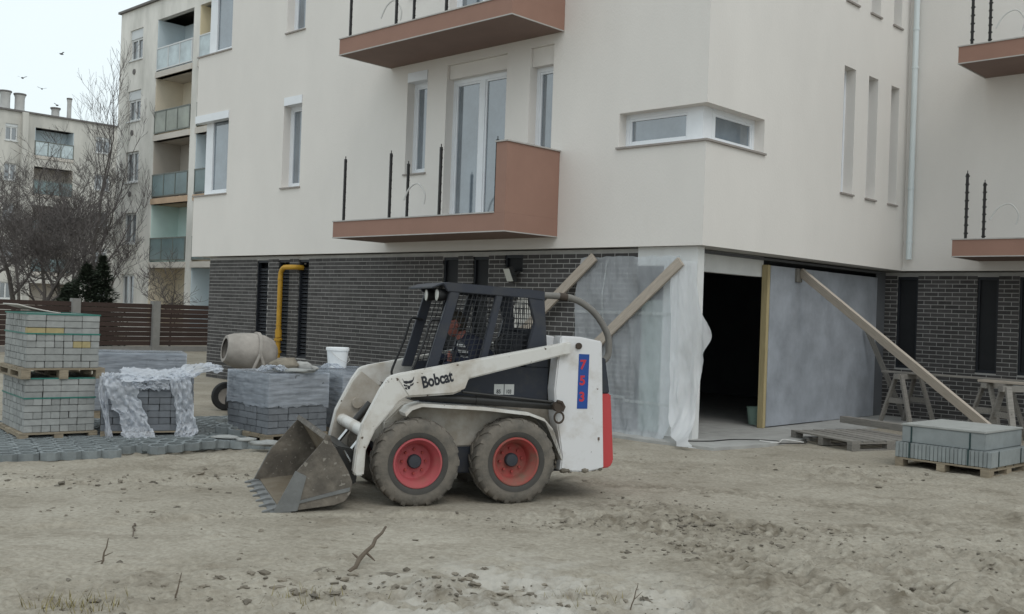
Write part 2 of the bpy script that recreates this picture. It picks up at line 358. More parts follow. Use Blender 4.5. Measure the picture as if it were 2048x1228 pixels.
gme.polygons.foreach_set('loop_start', np.arange(0, quads.size, 4, dtype=np.int32)); gme.polygons.foreach_set('loop_total', np.full(len(quads), 4, dtype=np.int32))
gme.polygons.foreach_set('use_smooth', np.ones(len(quads), dtype=bool)); gme.update()
at_ = gme.attributes.new('damp_shade', 'FLOAT', 'POINT'); at_.data.foreach_set('value', DAMP_SHADE['last'].astype(np.float32).ravel())
def ground_mat():
    m = bpy.data.materials.new('sand'); m.use_nodes = True; n = m.node_tree.nodes; l = m.node_tree.links.new; b = n['Principled BSDF']
    b.inputs['Roughness'].default_value = .97; b.inputs['Specular IOR Level'].default_value = .15
    g = n.new('ShaderNodeNewGeometry')
    def noise(sc, de=8, st=None):
        t = n.new('ShaderNodeTexNoise'); t.inputs['Scale'].default_value = sc; t.inputs['Detail'].default_value = de; t.inputs['Roughness'].default_value = .65
        src = g.outputs['Position']
        if st: mp = n.new('ShaderNodeMapping'); mp.inputs['Scale'].default_value = st; l(src, mp.inputs[0]); src = mp.outputs[0]
        l(src, t.inputs['Vector']); return t.outputs['Fac']
    def ramp(f, a, ca, bb, cb):
        r = n.new('ShaderNodeValToRGB'); e = r.color_ramp.elements; e[0].position = a; e[0].color = (*ca, 1); e[1].position = bb; e[1].color = (*cb, 1); l(f, r.inputs[0]); return r.outputs[0]
    def mix(f, a, c, mode='MIX'):
        x = n.new('ShaderNodeMix'); x.data_type = 'RGBA'; x.blend_type = mode
        if isinstance(f, float): x.inputs[0].default_value = f
        else: l(f, x.inputs[0])
        l(a, x.inputs[6]); l(c, x.inputs[7]); return x.outputs[2]
    base = ramp(noise(.9), .33, (.285, .255, .206), .66, (.395, .362, .304))
    fine = ramp(noise(26, 10), .30, (.62, .60, .57), .62, (1.05, 1.05, 1.05)); cur = mix(.75, base, fine, 'MULTIPLY')
    damp_shade = ramp(noise(1.7, 6, (1, 1.8, 1)), .54, (1, 1, 1), .70, (.66, .63, .60)); cur = mix(.8, cur, damp_shade, 'MULTIPLY')
    fl = ramp(noise(20, 5, (.5, 1.3, 1)), .60, (1, 1, 1), .67, (.60, .57, .53)); fm = n.new('ShaderNodeMapRange'); fm.inputs['From Min'].default_value = .42; fm.inputs['From Max'].default_value = .58; l(noise(1.3, 4), fm.inputs['Value']); cur = mix(fm.outputs[0], cur, mix(1.0, cur, fl, 'MULTIPLY'))
    an = n.new('ShaderNodeAttribute'); an.attribute_name = 'damp_shade'; wet_shade = ramp(an.outputs['Fac'], 0, (1, 1, 1), 1, (.50, .47, .43)); cur = mix(1.0, cur, wet_shade, 'MULTIPLY')  # one darkening for moist soil and the painted groove shade
    # pale salty crust in the near middle
    pale = n.new('ShaderNodeRGB'); pale.outputs[0].default_value = (.47, .445, .40, 1)
    sp = n.new('ShaderNodeSeparateXYZ'); l(g.outputs['Position'], sp.inputs[0])
    d1 = n.new('ShaderNodeVectorMath'); d1.operation = 'DISTANCE'; l(g.outputs['Position'], d1.inputs[0]); d1.inputs[1].default_value = (.15, 5.9, 0)
    mr = n.new('ShaderNodeMapRange'); mr.inputs['From Min'].default_value = 1.5; mr.inputs['From Max'].default_value = .35; l(d1.outputs['Value'], mr.inputs['Value'])
    mu = n.new('ShaderNodeMath'); mu.operation = 'MULTIPLY'; l(mr.outputs[0], mu.inputs[0])
    pr = n.new('ShaderNodeMapRange'); pr.inputs['From Min'].default_value = .42; pr.inputs['From Max'].default_value = .60; l(noise(2.4, 9), pr.inputs['Value']); l(pr.outputs[0], mu.inputs[1])
    cur = mix(mu.outputs[0], cur, pale.outputs[0])
    l(cur, b.inputs['Base Color'])
    bp = n.new('ShaderNodeBump'); bp.inputs['Strength'].default_value = .55; bp.inputs['Distance'].default_value = .02; l(noise(38, 10), bp.inputs['Height']); l(bp.outputs[0], b.inputs['Normal'])
    MATS['sand'] = m; return m
ground_mat(); struct(obj('ground', gme, 'sand'))
def gh(x, y): return float(height(np.array([float(x)]), np.array([float(y)]))[0])

# concrete apron before the doorway
sb = MB().prism([(-3.0, -.32), (-1.8, -.45), (-.4, -.5), (.55, -.42), (.75, .6), (.72, 2.2), (.5, 4.4), (.55, 6.78), (-2.1, 6.78), (-2.1, .30), (-3.0, .30)], -.1, .028, 'z')
ap = struct(sb.build('concrete_apron', 'concrete', bevel=.006)); ap.matrix_world = T(CX, CY, 0) @ Rz(RZ)


# ------------------------------------------------------------------ the new apartment building
ZB, FH, ZT = 2.72, 3.2, 10.2
B = thing('apartment_building', 'new cream rendered apartment building with brown balconies and dark brick ground floor', 'building', WP(0, 0), RZ)
def sheet(mb, fn, a0, a1, z0, z1, holes, dep, skip=()):
    us = sorted({a0, a1, *[h[0] for h in holes], *[h[1] for h in holes]}); zs = sorted({z0, z1, *[h[2] for h in holes], *[h[3] for h in holes]})
    us = [u for u in us if a0 <= u <= a1]; zs = [z for z in zs if z0 <= z <= z1]
    for ua, ub in zip(us[:-1], us[1:]):
        for za, zb in zip(zs[:-1], zs[1:]):
            um, zm = (ua + ub) / 2, (za + zb) / 2
            if any(h[0] < um < h[1] and h[2] < zm < h[3] for h in holes): continue
            mb.add([fn(ua, za, 0), fn(ub, za, 0), fn(ub, zb, 0), fn(ua, zb, 0)], [(0, 1, 2, 3)])
    for i, h in enumerate(holes):
        ua, ub, za, zb = h[:4]
        if ua > a0 and (i, 'l') not in skip: mb.add([fn(ua, za, 0), fn(ua, zb, 0), fn(ua, zb, dep), fn(ua, za, dep)], [(0, 1, 2, 3)])
        if ub < a1 and (i, 'r') not in skip: mb.add([fn(ub, za, 0), fn(ub, za, dep), fn(ub, zb, dep), fn(ub, zb, 0)], [(0, 1, 2, 3)])
        ua = h[4] if len(h) > 4 else ua
        mb.add([fn(ua, zb, 0), fn(ub, zb, 0), fn(ub, zb, dep), fn(ua, zb, dep)], [(0, 1, 2, 3)])
        mb.add([fn(ua, za, 0), fn(ua, za, dep), fn(ub, za, dep), fn(ub, za, 0)], [(0, 1, 2, 3)])
F1 = lambda u, z, d: (u, d, z)
F2 = lambda u, z, d: (-d, u, z)
F3 = lambda u, z, d: (u, 6.6 + d, z)
FE = lambda u, z, d: (-13.83 + d, u, z)
DEP = .20
XL = -13.83
h1, h2, h3, hE = [], [], [], []
for k in range(2):
    o = FH * k
    h1 += [(XL, -12.42, 4.12 + o, 5.95 + o), (-10.28, -9.64, 4.10 + o, 5.96 + o), (-6.37, -5.83, 4.12 + o, 5.94 + o), (-5.33, -3.88, 3.22 + o, 5.94 + o), (-3.36, -2.86, 4.12 + o, 5.94 + o)]
    hE += [(DEP, 1.5, 4.12 + o, 5.95 + o)]
    h2 += [(4.04, 4.46, 3.89 + o, 6.0 + o), (4.96, 5.33, 3.89 + o, 6.0 + o), (5.87, 6.21, 3.89 + o, 6.0 + o)]
h1 += [(-1.52, 0, 4.19, 4.69)]
h2 += [(DEP, 1.54, 4.19, 4.69)]
h3 += [(2.6, 4.2, 3.22, 5.94), (2.6, 4.2, 6.42, 9.14)]
wall = MB()
sheet(wall, F1, XL, 0, ZB, ZT, h1, DEP)
# facade 2 from the corner; the corner window opening carries on round it
sheet(wall, F2, 0, 6.6, ZB, ZT, [h if h[0] != DEP else (0, h[1], h[2], h[3], DEP) for h in h2], DEP)
sheet(wall, F3, 0, 11, ZB, ZT, h3, DEP)
sheet(wall, FE, 0, 13, ZB, ZT, [(0, 1.5, 4.12, 5.95, DEP), (0, 1.5, 7.32, 9.15, DEP)], DEP)
wall.add([(XL, 13, ZB), (XL, 13, ZT), (11, 13, ZT), (11, 13, ZB)], [(0, 1, 2, 3)])
wall.add([(11, 13, ZB), (11, 13, ZT), (11, 6.6, ZT), (11, 6.6, ZB)], [(0, 1, 2, 3)])
wall.add([(XL, 0, ZT), (0, 0, ZT), (0, 6.6, ZT), (11, 6.6, ZT), (11, 13, ZT), (XL, 13, ZT)], [(0, 1, 2, 3, 4, 5)])
wo = wall.build('rendered_wall', 'stucco', B, fix=False)
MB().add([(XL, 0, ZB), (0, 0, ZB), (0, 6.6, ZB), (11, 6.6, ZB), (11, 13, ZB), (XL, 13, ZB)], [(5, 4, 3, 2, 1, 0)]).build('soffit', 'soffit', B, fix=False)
# dark core behind the openings so that no light leaks through the shell
MB().box(XL + .75, -.75, .75, 12.5, ZB + .02, ZT - .02).build('floor_core', 'room', B)

def window(u0, u1, z0, z1, fn, dep=DEP, mull=(), fr=.07, box=0, sill=True, boxproud=.0, curtain=False):
    """frame, panes, mullions, roller shutter box and sill in an opening; fn maps (u, z, depth)"""
    def qbox(mb, ua, ub, za, zb, da, db):
        c = [fn(u, z, d) for d in (da, db) for z in (za, zb) for u in (ua, ub)]
        mb.add(c, [(0, 1, 3, 2), (4, 6, 7, 5), (0, 4, 5, 1), (2, 3, 7, 6), (0, 2, 6, 4), (1, 5, 7, 3)])
    zt = z1 - box
    f = MB(); d0, d1 = dep - .03, dep + .05
    qbox(f, u0, u0 + fr, z0, zt, d0, d1); qbox(f, u1 - fr, u1, z0, zt, d0, d1); qbox(f, u0 + fr, u1 - fr, z0, z0 + fr, d0, d1); qbox(f, u0 + fr, u1 - fr, zt - fr, zt, d0, d1)
    for m in mull: qbox(f, m - fr * .8, m + fr * .8, z0 + fr, zt - fr, d0 - .004, d1)
    w = f.build('window', 'pvc', B)
    ed = [u0 + fr] + sorted([x for m in mull for x in (m - fr * .8, m + fr * .8)]) + [u1 - fr]
    for a, b in zip(ed[::2], ed[1::2]):
        s = MB()      # inner sash round each pane
        q = .035
        qbox(s, a, a + q, z0 + fr, zt - fr, d0 + .012, d1); qbox(s, b - q, b, z0 + fr, zt - fr, d0 + .012, d1); qbox(s, a + q, b - q, z0 + fr, z0 + fr + q, d0 + .012, d1); qbox(s, a + q, b - q, zt - fr - q, zt - fr, d0 + .012, d1)
        s.build('sash', 'pvc', w)
        p = MB(); qbox(p, a + q, b - q, z0 + fr + q, zt - fr - q, d0 + .035, d0 + .045); p.build('pane', 'glass', w)
    if box:
        p = MB(); qbox(p, u0 + .005, u1 - .005, zt, z1 - .004, -boxproud, dep + .02); p.build('shutter_box', 'pvc' if boxproud > 0 else 'stucco', w)
    if sill:
        p = MB(); qbox(p, u0 - .03, u1 + .03, z0 - .03, z0 - .002, -.035, dep - .03); p.build('sill', 'sill', w)
    return w
for k in range(2):
    o = FH * k
    # the window at the far end wraps round the corner of the building
    w = window(XL + DEP, -12.42, 4.12 + o, 5.95 + o, F1, fr=.09, box=0, sill=False)
    MB().box(XL + DEP - .02, XL + DEP + .28, DEP - .034, DEP + .06, 4.12 + o, 5.95 + o).build('corner_post', 'pvc', w)
    MB().box(XL - .03, -12.40, -.03, 1.5, 4.09 + o, 4.118 + o).build('sill', 'sill', w)
    MB().box(XL - .02, -12.425, -.02, DEP - .04, 5.78 + o, 5.946 + o).build('shutter_box', 'pvc', w)
    e = window(DEP + .05, 1.5, 4.12 + o, 5.95 + o, FE, sill=False)
    window(-10.28, -9.64, 4.10 + o, 5.96 + o, F1, box=.17, boxproud=.012)
    window(-6.37, -5.83, 4.12 + o, 5.94 + o, F1, box=.17, boxproud=.008)
    window(-5.33, -3.88, 3.22 + o, 5.94 + o, F1, mull=(-4.60,), fr=.075, box=.24, sill=False, boxproud=-.06)
    window(-3.36, -2.86, 4.12 + o, 5.94 + o, F1, box=.30, boxproud=-.05)
    for s in ((4.04, 4.46), (4.96, 5.33), (5.87, 6.21)): window(s[0], s[1], 3.89 + o, 6.0 + o, F2, fr=.05)
for z in (3.22, 6.42): window(2.6, 4.2, z, z + 2.72, F3, mull=(3.4,), box=.24, sill=False, boxproud=-.06)
cw = window(-1.52 + .0, -.36, 4.19, 4.69, F1, fr=.065, sill=False)
MB().box(-.362, -DEP + .03, DEP - .03, DEP + .06, 4.19, 4.69).build('corner_post', 'pvc', cw)
MB().prism([(-1.55, -.035), (.035, -.035), (.035, 1.57), (-.17, 1.57), (-.17, .17), (-1.55, .17)], 4.16, 4.188, 'z').build('sill', 'sill', cw)
cw2 = window(DEP + .20, 1.54, 4.19, 4.69, F2, fr=.065, sill=False)
MB().box(-DEP - .06, -DEP + .028, DEP + .062, DEP + .198, 4.19, 4.69).build('corner_post', 'pvc', cw2)

# balconies
def post_mesh():
    p = MB().box(-.018, .018, -.018, .018, 0, 1.08).tube([(0, 0, 1.08), (0, 0, 1.13)], .008, 6)
    for i in range(8): p.box(.018, .036, -.008, .008, .08 + i * .135, .105 + i * .135)
    for i in range(8): p.box(-.03, -.018, -.008, .008, .08 + i * .135, .105 + i * .135)
    return p
PM = post_mesh().mesh('railing_post'); PM.materials.append(MATS['post_black'])
def balcony(x0, x1, ybk, yf, zb, parapet, posts, cable):
    zt = zb + .27
    b = MB().box(x0, x1, yf, ybk - .002, zb, zt).build('balcony', 'fascia', B)
    MB().box(x0 + .02, x1 - .02, yf + .02, ybk - .004, zb - .006, zb - .001).build('balcony_soffit', 'fascia_shaded', b)  # thin sheet carrying the painted underside shade
    e = MB()
    e.box(x0 - .006, x1 + .006, yf - .008, yf + .012, zb - .012, zb + .004); e.box(x1 - .012, x1 + .008, yf + .012, ybk - .004, zb - .012, zb + .004); e.box(x0 - .008, x0 + .012, yf + .012, ybk - .004, zb - .012, zb + .004)
    e.build('drip_edge', 'coping', b)
    xr = x1 - .22 if parapet else x1
    MB().box(x0 - .012, xr - .002, yf - .014, yf + .16, zt + .001, zt + .02).build('coping', 'coping', b)
    MB().box(x0 - .012, x0 + .16, yf + .162, ybk - .004, zt + .001, zt + .02).build('coping', 'coping', b)
    MB().box(x0 + .162, xr - .002, yf + .162, ybk - .004, zt + .001, zt + .014).build('balcony_floor', 'concrete', b)
    if parapet:
        MB().box(xr, x1 - .001, yf + .001, ybk - .004, zt + .001, zt + 1.05).build('side_parapet', 'fascia', b)
        MB().box(xr - .02, x1 + .022, yf - .02, ybk - .004, zt + 1.051, zt + 1.072).build('coping', 'coping', b)
        o = obj('railing_post', PM, None, b); o.location = (xr - .03, yf + .05, zt + .02); o.rotation_euler.z = R(90)
    for (x, y, sc_) in posts:
        o = obj('railing_post', PM, None, b); o.location = (x, y, zt + .02); o.scale.z = sc_
    if cable:
        cx, cy = cable
        MB().tube(spl([(cx, cy, zt + .35), (cx + .12, cy + .02, zt + .55), (cx + .3, cy + .05, zt + .62), (cx + .42, cy + .1, zt + .45), (cx + .38, cy + .12, zt + .28)], 6), .014, 6).build('loose_cable', 'cable_white', b, True)
    return b
for k in range(2):
    o = FH * k
    balcony(-6.85, -2.66, 0, -1.18, 2.90 + o, True, [(-6.66, -1.10, 1), (-5.42, -1.10, 1), (-5.62, -.55, .92), (-4.19, -1.10, 1)], (-5.42, -.8) if k == 0 else (-6.2, -.8))
    balcony(1.36, 6.2, 6.6, 5.33, 2.89 + o, False, [(1.54, 5.42, 1), (1.62, 6.0, .92), (2.8, 5.42, 1), (4.0, 5.42, 1)], (1.78, 5.8))

# downpipe in the inner corner
dp = MB().tube([(.15, 6.5, 2.92), (.15, 6.5, ZT + .3)], .052, 14).build('downpipe', 'downpipe', B, True)
for z in (3.22, 4.2, 6.4, 7.1): MB().tube([(.15, 6.5, z), (.15, 6.5, z + .04)], .060, 14).box(.13, .17, 6.55, 6.6, z + .005, z + .03).build('pipe_bracket', 'downpipe', dp)

# ground floor brickwork
BL, BHH, JT = .239, .0625, .0130
brick_jobs = []
def brick_face(name, x0, x1, yy, z0, z1, holes, back=.03):
    mb = MB(); fn = lambda u, z, d: (u, yy + d, z)
    sheet(mb, fn, x0, x1, z0, z1, holes, back)
    p = mb.build(name, 'mortar', B, fix=False)
    n = int((z1 - z0) / (BHH + JT)); out_ = []
    for r in range(n):
        za = z0 + .006 + r * (BHH + JT); zb = za + BHH
        if zb > z1: break
        x = x0 - (BL + JT) * (.5 if r % 2 else 0) + .006
        while x < x1:
            segs = [(max(x, x0 + .002), min(x + BL, x1 - .002))]
            for h in holes:
                if h[2] < zb and h[3] > za:
                    ns = []
                    for a, b in segs:
                        if b <= h[0] or a >= h[1]: ns.append((a, b))
                        else:
                            if a < h[0]: ns.append((a, h[0]))
                            if b > h[1]: ns.append((h[1], b))
                    segs = ns
            out_ += [(a, b, za, zb) for a, b in segs if b - a > .03]
            x += BL + JT
    brick_jobs.append((p, yy, out_)); return p
LOUV = [(-11.27, -10.83, .62, 2.62), (-10.45, -10.05, .62, 2.62), (-9.72, -9.37, .62, 2.62)]
DARK1 = [(-5.39, -5.0, .8, 2.62), (-4.64, -4.26, .8, 2.62), (-3.9, -3.48, 2.36, 2.64)]
bw1 = brick_face('brick_wall', -13.2, -1.18, .12, 0, 2.70, LOUV + DARK1)
DARK3 = [(-.17, .22, .93, 2.62), (1.27, 1.63, .93, 2.62), (1.97, 2.4, .93, 2.62)]
bw3 = brick_face('brick_wall', -.42, 9.0, 6.80, 0, 2.70, DARK3)
# the 300 that show largest become parts, the rest one joined piece per wall
cand = []
for p, yy, bl in brick_jobs:
    for q in bl:
        full = q[1] - q[0] > BL * .9; wpt = WP((q[0] + q[1]) / 2, yy, 0); d = math.hypot(wpt.x, wpt.y)
        hidden = (q[2] < 1.05 and q[0] > -8) if p is bw1 else (q[2] < .25 or q[0] > 2.7)
        if p is bw1 and -5 < q[0] < -3.9 and q[2] < 1.9: hidden = True
        cand.append((d + (50 if hidden else 0) + (20 if not full else 0), p, yy, q))
cand.sort(key=lambda c: c[0])
bme = MB().box(-BL / 2, BL / 2, -.005, .03, 0, BHH); bme = bme.build('brick', 'brick', None, bevel=.003); BRM = bme.data; bpy.data.objects.remove(bme)
rest = {}
for i, (d, p, yy, q) in enumerate(cand):
    jit = random.uniform(-.002, .002)
    if i < 300:
        o = obj('brick', BRM, None, p); o.location = ((q[0] + q[1]) / 2, yy + jit, q[2]); o.scale.x = (q[1] - q[0]) / BL
    else: rest.setdefault(p.name, (p, MB()))[1].box(q[0], q[1], yy - .005 + jit, yy + .03, q[2], q[3])
for p, mb in rest.values(): stuff(mb.build('brickwork', 'brick', p, fix=False))
MB().box(-13.2, -13.18, .13, 12.5, 0, 2.7).build('end_wall', 'mortar', B)
MB().box(-13.18, 9, 12.4, 12.5, 0, 2.7).build('rear_wall', 'mortar', B)
# louvres and dark glazing in the brick openings
slat_me = MB().box(-.5, .5, 0, .03, 0, .006).box(-.5, .5, .026, .03, -.035, 0); slat_me = slat_me.mesh('louvre_slat'); slat_me.materials.append(MATS['dark_metal'])
for (a, b, z0, z1) in LOUV:
    w = MB().box(a, a + .035, .14, .22, z0, z1).box(b - .035, b, .14, .22, z0, z1).box(a + .035, b - .035, .14, .22, z1 - .05, z1).box(a + .035, b - .035, .14, .22, z0, z0 + .04).build('louvre_window', 'dark_metal', B)
    MB().box(a, b, .30, .32, z0, z1).build('backing', 'void', w)
    for i in range(24):
        o = obj('louvre_slat', slat_me, None, w); o.location = ((a + b) / 2, .165, z0 + .08 + i * .076); o.scale.x = b - a - .07; o.rotation_euler.x = R(-24)
for (a, b, z0, z1), yy in [(h, .12) for h in DARK1] + [(h, 6.8) for h in DARK3]:
    w = MB().box(a, a + .04, yy + .028, yy + .12, z0, z1).box(b - .04, b, yy + .028, yy + .12, z0, z1).box(a + .04, b - .04, yy + .028, yy + .12, z1 - .05, z1).box(a + .04, b - .04, yy + .028, yy + .12, z0, z0 + .05).build('window', 'dark_metal', B)
    MB().box(a + .04, b - .04, yy + .07, yy + .08, z0 + .05, z1 - .05).build('pane', 'void', w)
# floodlight on the bricks
fl = MB().prism([(-.09, 0), (.09, 0), (.12, .07), (-.12, .07)], -.13, .13).build('floodlight', 'black_paint', B, bevel=.006)
fl['label'] = 'black floodlight with pale square lens on the brick wall'
fl.matrix_local = T(-3.66, -.02, 2.30) @ Matrix.Rotation(R(-20), 4, 'Z') @ Matrix.Rotation(R(-68), 4, 'X')
MB().box(-.10, .10, -.115, .10, -.012, -.001).build('lens', 'lens', fl)
MB().box(-.12, -.108, -.02, .02, 0, .16).box(.108, .12, -.02, .02, 0, .16).box(-.108, .108, -.02, .02, .145, .16).build('bracket', 'black_paint', fl)

# corner pillar, doorway, room behind it
MB().box(-.70, -.13, .10, .26, 0, ZB - .002).build('corner_pillar', 'plaster_white', B, bevel=.004)
MB().box(-.60, -.46, .262, 2.44, 2.40, ZB - .002).build('lintel', 'plaster_white', B)
MB().box(-1.18, -.702, .12, .30, 2.45, ZB - .002).build('lintel', 'plaster_white', B)
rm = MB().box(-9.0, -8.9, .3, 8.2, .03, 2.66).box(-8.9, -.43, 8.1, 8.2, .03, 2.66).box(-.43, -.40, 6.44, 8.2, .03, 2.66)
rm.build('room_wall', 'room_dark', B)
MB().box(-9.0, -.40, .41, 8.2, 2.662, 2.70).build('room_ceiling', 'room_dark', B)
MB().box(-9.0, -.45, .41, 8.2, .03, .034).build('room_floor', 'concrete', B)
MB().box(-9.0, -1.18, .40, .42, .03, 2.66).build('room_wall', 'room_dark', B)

# ------------------------------------------------------------------ site things by the building
SITE = T(CX, CY, 0) @ Rz(RZ)
def site_build(mb, name, m, label, cat, smooth=False, bevel=0, group=None):
    o = mb.build(name, m, None, smooth, bevel); o.matrix_world = SITE
    return tag(o, label, cat, group)
def beam(name, label, p, q, w, t, m='timber', upv=(0, 0, 1), cat='timber'):
    """a sawn timber from p to q (site coordinates), its own object with its grain along local x"""
    p, q = Vector(p), Vector(q); d = q - p; ln = d.length; d.normalize(); y = Vector(upv).cross(d).normalized(); z = d.cross(y)
    mt = Matrix((d, y, z)).transposed().to_4x4(); mt.translation = p
    o = MB().box(0, ln, -w / 2, w / 2, -t / 2, t / 2).build(name, m, None, bevel=.004); o.matrix_world = SITE @ mt
    return tag(o, label, cat)
# boards closing the opening
site_build(MB().box(-.42, -.36, 2.50, 4.43, .045, 2.585), 'insulation_board', 'foil_board', 'grey foil faced board beside the dark doorway', 'board', bevel=.004)
site_build(MB().box(-.425, -.385, 4.445, 6.42, .035, 2.585), 'insulation_board', 'foil_board', 'grey foil faced board touching the dark brick corner', 'board', bevel=.004)
st = thing('timber_jamb', 'yellow timber jamb standing at the edge of the grey boards', 'timber', WP(-.40, 2.44, .03), RZ)
MB().box(-.05, .05, -.055, 0, 0, 2.56).build('stud', 'yellow_timber', st, bevel=.003); MB().box(-.052, .035, .002, .055, 0, 2.56).build('stud', 'yellow_timber', st, bevel=.003)
site_build(MB().lathe([(0, .035), (.10, .035), (.13, .30), (.14, .30), (.14, .315), (.125, .315), (.095, .05), (0, .05)], 20, o=(-.72, 2.78, 0)), 'bucket', 'bucket_green', 'pale green bucket behind the timber jamb inside the dark doorway', 'bucket', True)
# braces
beam('timber_brace', 'timber brace propped on the white corner pillar before the plastic sheet', (-3.217, -.05, .05), (-.33, -.02, 2.50), .145, .05, upv=(0, -1, 0))
beam('timber_brace', 'timber brace leaning at the brick wall end behind the loader cab', (-4.75, -.25, .05), (-1.92, .02, 2.58), .145, .05, upv=(0, -1, 0))
MBx = MB().box(-.02, .26, -.04, .0, 0, .05)
o = MBx.build('wooden_cleat', 'timber', None, bevel=.003); o.matrix_world = SITE @ T(-2.19, .10, 2.50); tag(o, 'short timber cleat at the brace head on the brick wall', 'timber')
beam('timber_brace', 'long pale plank leaning from the grey boards down to the slab pallet', (2.953, 3.5, .06), (-.33, 3.40, 2.53), .14, .06, upv=(0, 1, .4))
beam('timber_brace', 'thin grey lath standing against the rightmost grey board', (.18, 6.50, .02), (-.30, 5.86, 1.62), .09, .03, 'timber_grey', upv=(0, 1, 0))
beam('wooden_cleat', 'dark block under the head of the long leaning plank', (-.352, 3.36, 2.36), (-.352, 3.36, 2.58), .18, .06, 'timber_grey', upv=(1, 0, 0))
beam('pale_board', 'pale board leaning on the brick wall seen through the loader cab', (-3.95, -.25, .02), (-3.28, .09, 1.98), .42, .02, 'pale_board', upv=(0, -1, 0), cat='board')

# plastic sheets
def sheet_mesh(rows, nu, nv, wr, seed, foldk):
    """rows: (z, x_left, x_right, y_left, y_right), top to bottom, lofted with folds"""
    rows = [tuple(map(float, r)) for r in rows]; sp = spl(rows, max(2, nv // (len(rows) - 1))); mb = MB(); nv = len(sp)
    xs, ys, zs = [], [], []
    for j, r in enumerate(sp):
        for i in range(nu + 1):
            t = i / nu; xs.append(r[1] + (r[2] - r[1]) * t); ys.append(r[3] + (r[4] - r[3]) * t); zs.append(r[0])
    xs, ys, zs = map(np.array, (xs, ys, zs)); t = (np.arange(len(xs)) % (nu + 1)) / nu; v = (np.arange(len(xs)) // (nu + 1)) / (nv - 1)
    f = wr * (vnoise(xs * foldk + .4 * zs, zs * .6, .35, seed) + .6 * vnoise(xs * foldk, zs * .5, .16, seed + 1) + .30 * vnoise(xs * 3.2, zs * .9 + xs, .1, seed + 2)) * (.35 + v * .9)
    ys = ys + f; zs = zs + .02 * vnoise(xs, zs * 0, .12, seed + 3) * (v < .02)
    V = np.stack([xs, ys, zs], -1)
    mb.v = [tuple(p) for p in V]
    mb.f = [(j * (nu + 1) + i, j * (nu + 1) + i + 1, (j + 1) * (nu + 1) + i + 1, (j + 1) * (nu + 1) + i) for j in range(nv - 1) for i in range(nu)]
    return mb, V.reshape(nv, nu + 1, 3)
mb, V = sheet_mesh([(2.58, -2.20, -.42, .06, .055), (2.1, -2.24, -.40, .02, .035), (1.4, -2.22, -.32, .0, .01), (.8, -2.15, -.28, -.02, -.05), (.3, -2.0, -.30, -.06, -.14), (.03, -1.7, -.36, -.14, -.26)], 70, 60, .05, 41, 1.9)
ps = site_build(mb, 'plastic_sheet', 'clear_sheet', 'clear plastic sheet hanging over the brick and opening behind the loader', 'sheet', 'all')
def seam(j0, i0=0, i1=70, slope=0):
    s = MB(); pts = [V[min(j0 + int(slope * i / 70), V.shape[0] - 1)][i] for i in range(i0, i1 + 1, 2)]
    for p in pts: s.v += [(p[0], p[1] - .012, p[2] + .022), (p[0], p[1] - .012, p[2] - .022)]
    s.f = [(2 * i, 2 * i + 1, 2 * i + 3, 2 * i + 2) for i in range(len(pts) - 1)]
    s.build('seam', 'sheet_seam', ps)
seam(18, 0, 66); seam(42, 6, 66, 2)
s = MB()
for j in range(2, 26): p = V[j][20]; s.v += [(p[0] - .014, p[1] - .012, p[2]), (p[0] + .014, p[1] - .012, p[2])]
s.f = [(2 * i, 2 * i + 1, 2 * i + 3, 2 * i + 2) for i in range(23)]; s.build('seam', 'sheet_seam', ps)
mb, V2 = sheet_mesh([(2.50, -.46, -.09, .035, .03), (2.2, -.50, -.05, -.02, -.02), (1.85, -.46, .05, -.05, -.06), (1.52, -.42, .24, -.07, -.10), (1.15, -.40, .10, -.09, -.05), (.86, -.36, .06, -.12, -.03), (.4, -.32, .05, -.20, -.12), (.16, -.16, .14, -.36, -.34), (.06, .06, .33, -.58, -.62), (.035, .22, .50, -.72, -.78)], 44, 90, .05, 51, 3.0)
site_build(mb, 'white_membrane', 'membrane', 'white membrane draped down the corner pillar beside the dark doorway', 'sheet', 'all')
# pale green film behind the sheet in the narrow opening
mb, _ = sheet_mesh([(1.95, -1.16, -.72, .22, .22), (1.0, -1.17, -.715, .24, .20), (.05, -1.16, -.72, .22, .24)], 20, 30, .012, 61, 2)
site_build(mb, 'green_film', 'green_sheet', 'pale green film closing the narrow opening behind the clear plastic', 'sheet', 'all')
mb = MB().tube([(-1.95, -.40, .06), (-1.75, -.42, .075), (-1.5, -.38, .07), (-1.38, -.36, .055)], [.03, .06, .05, .02], 8)
site_build(mb, 'rag', 'timber_grey', 'dark bundled rag on the ground below the clear sheet', 'rag', True)
site_build(MB().tube(spl([(-.1, -.25, .035), (.15, .1, .035), (.25, .65, .034), (.62, 1.05, .03), (.78, .95, .02), (.95, 1.3, .02), (.82, 1.55, .03)], 8), .009, 6), 'cable', 'hydraulic', 'thin dark cable lying on the concrete before the doorway', 'cable', True)
site_build(MB().tube(spl([(.55, .75, .045), (.75, .9, .03), (.7, 1.15, .05), (.9, 1.35, .02)], 8), .008, 6), 'cable', 'cable_white', 'pale looped cable on the apron edge by the empty pallet', 'cable', True)

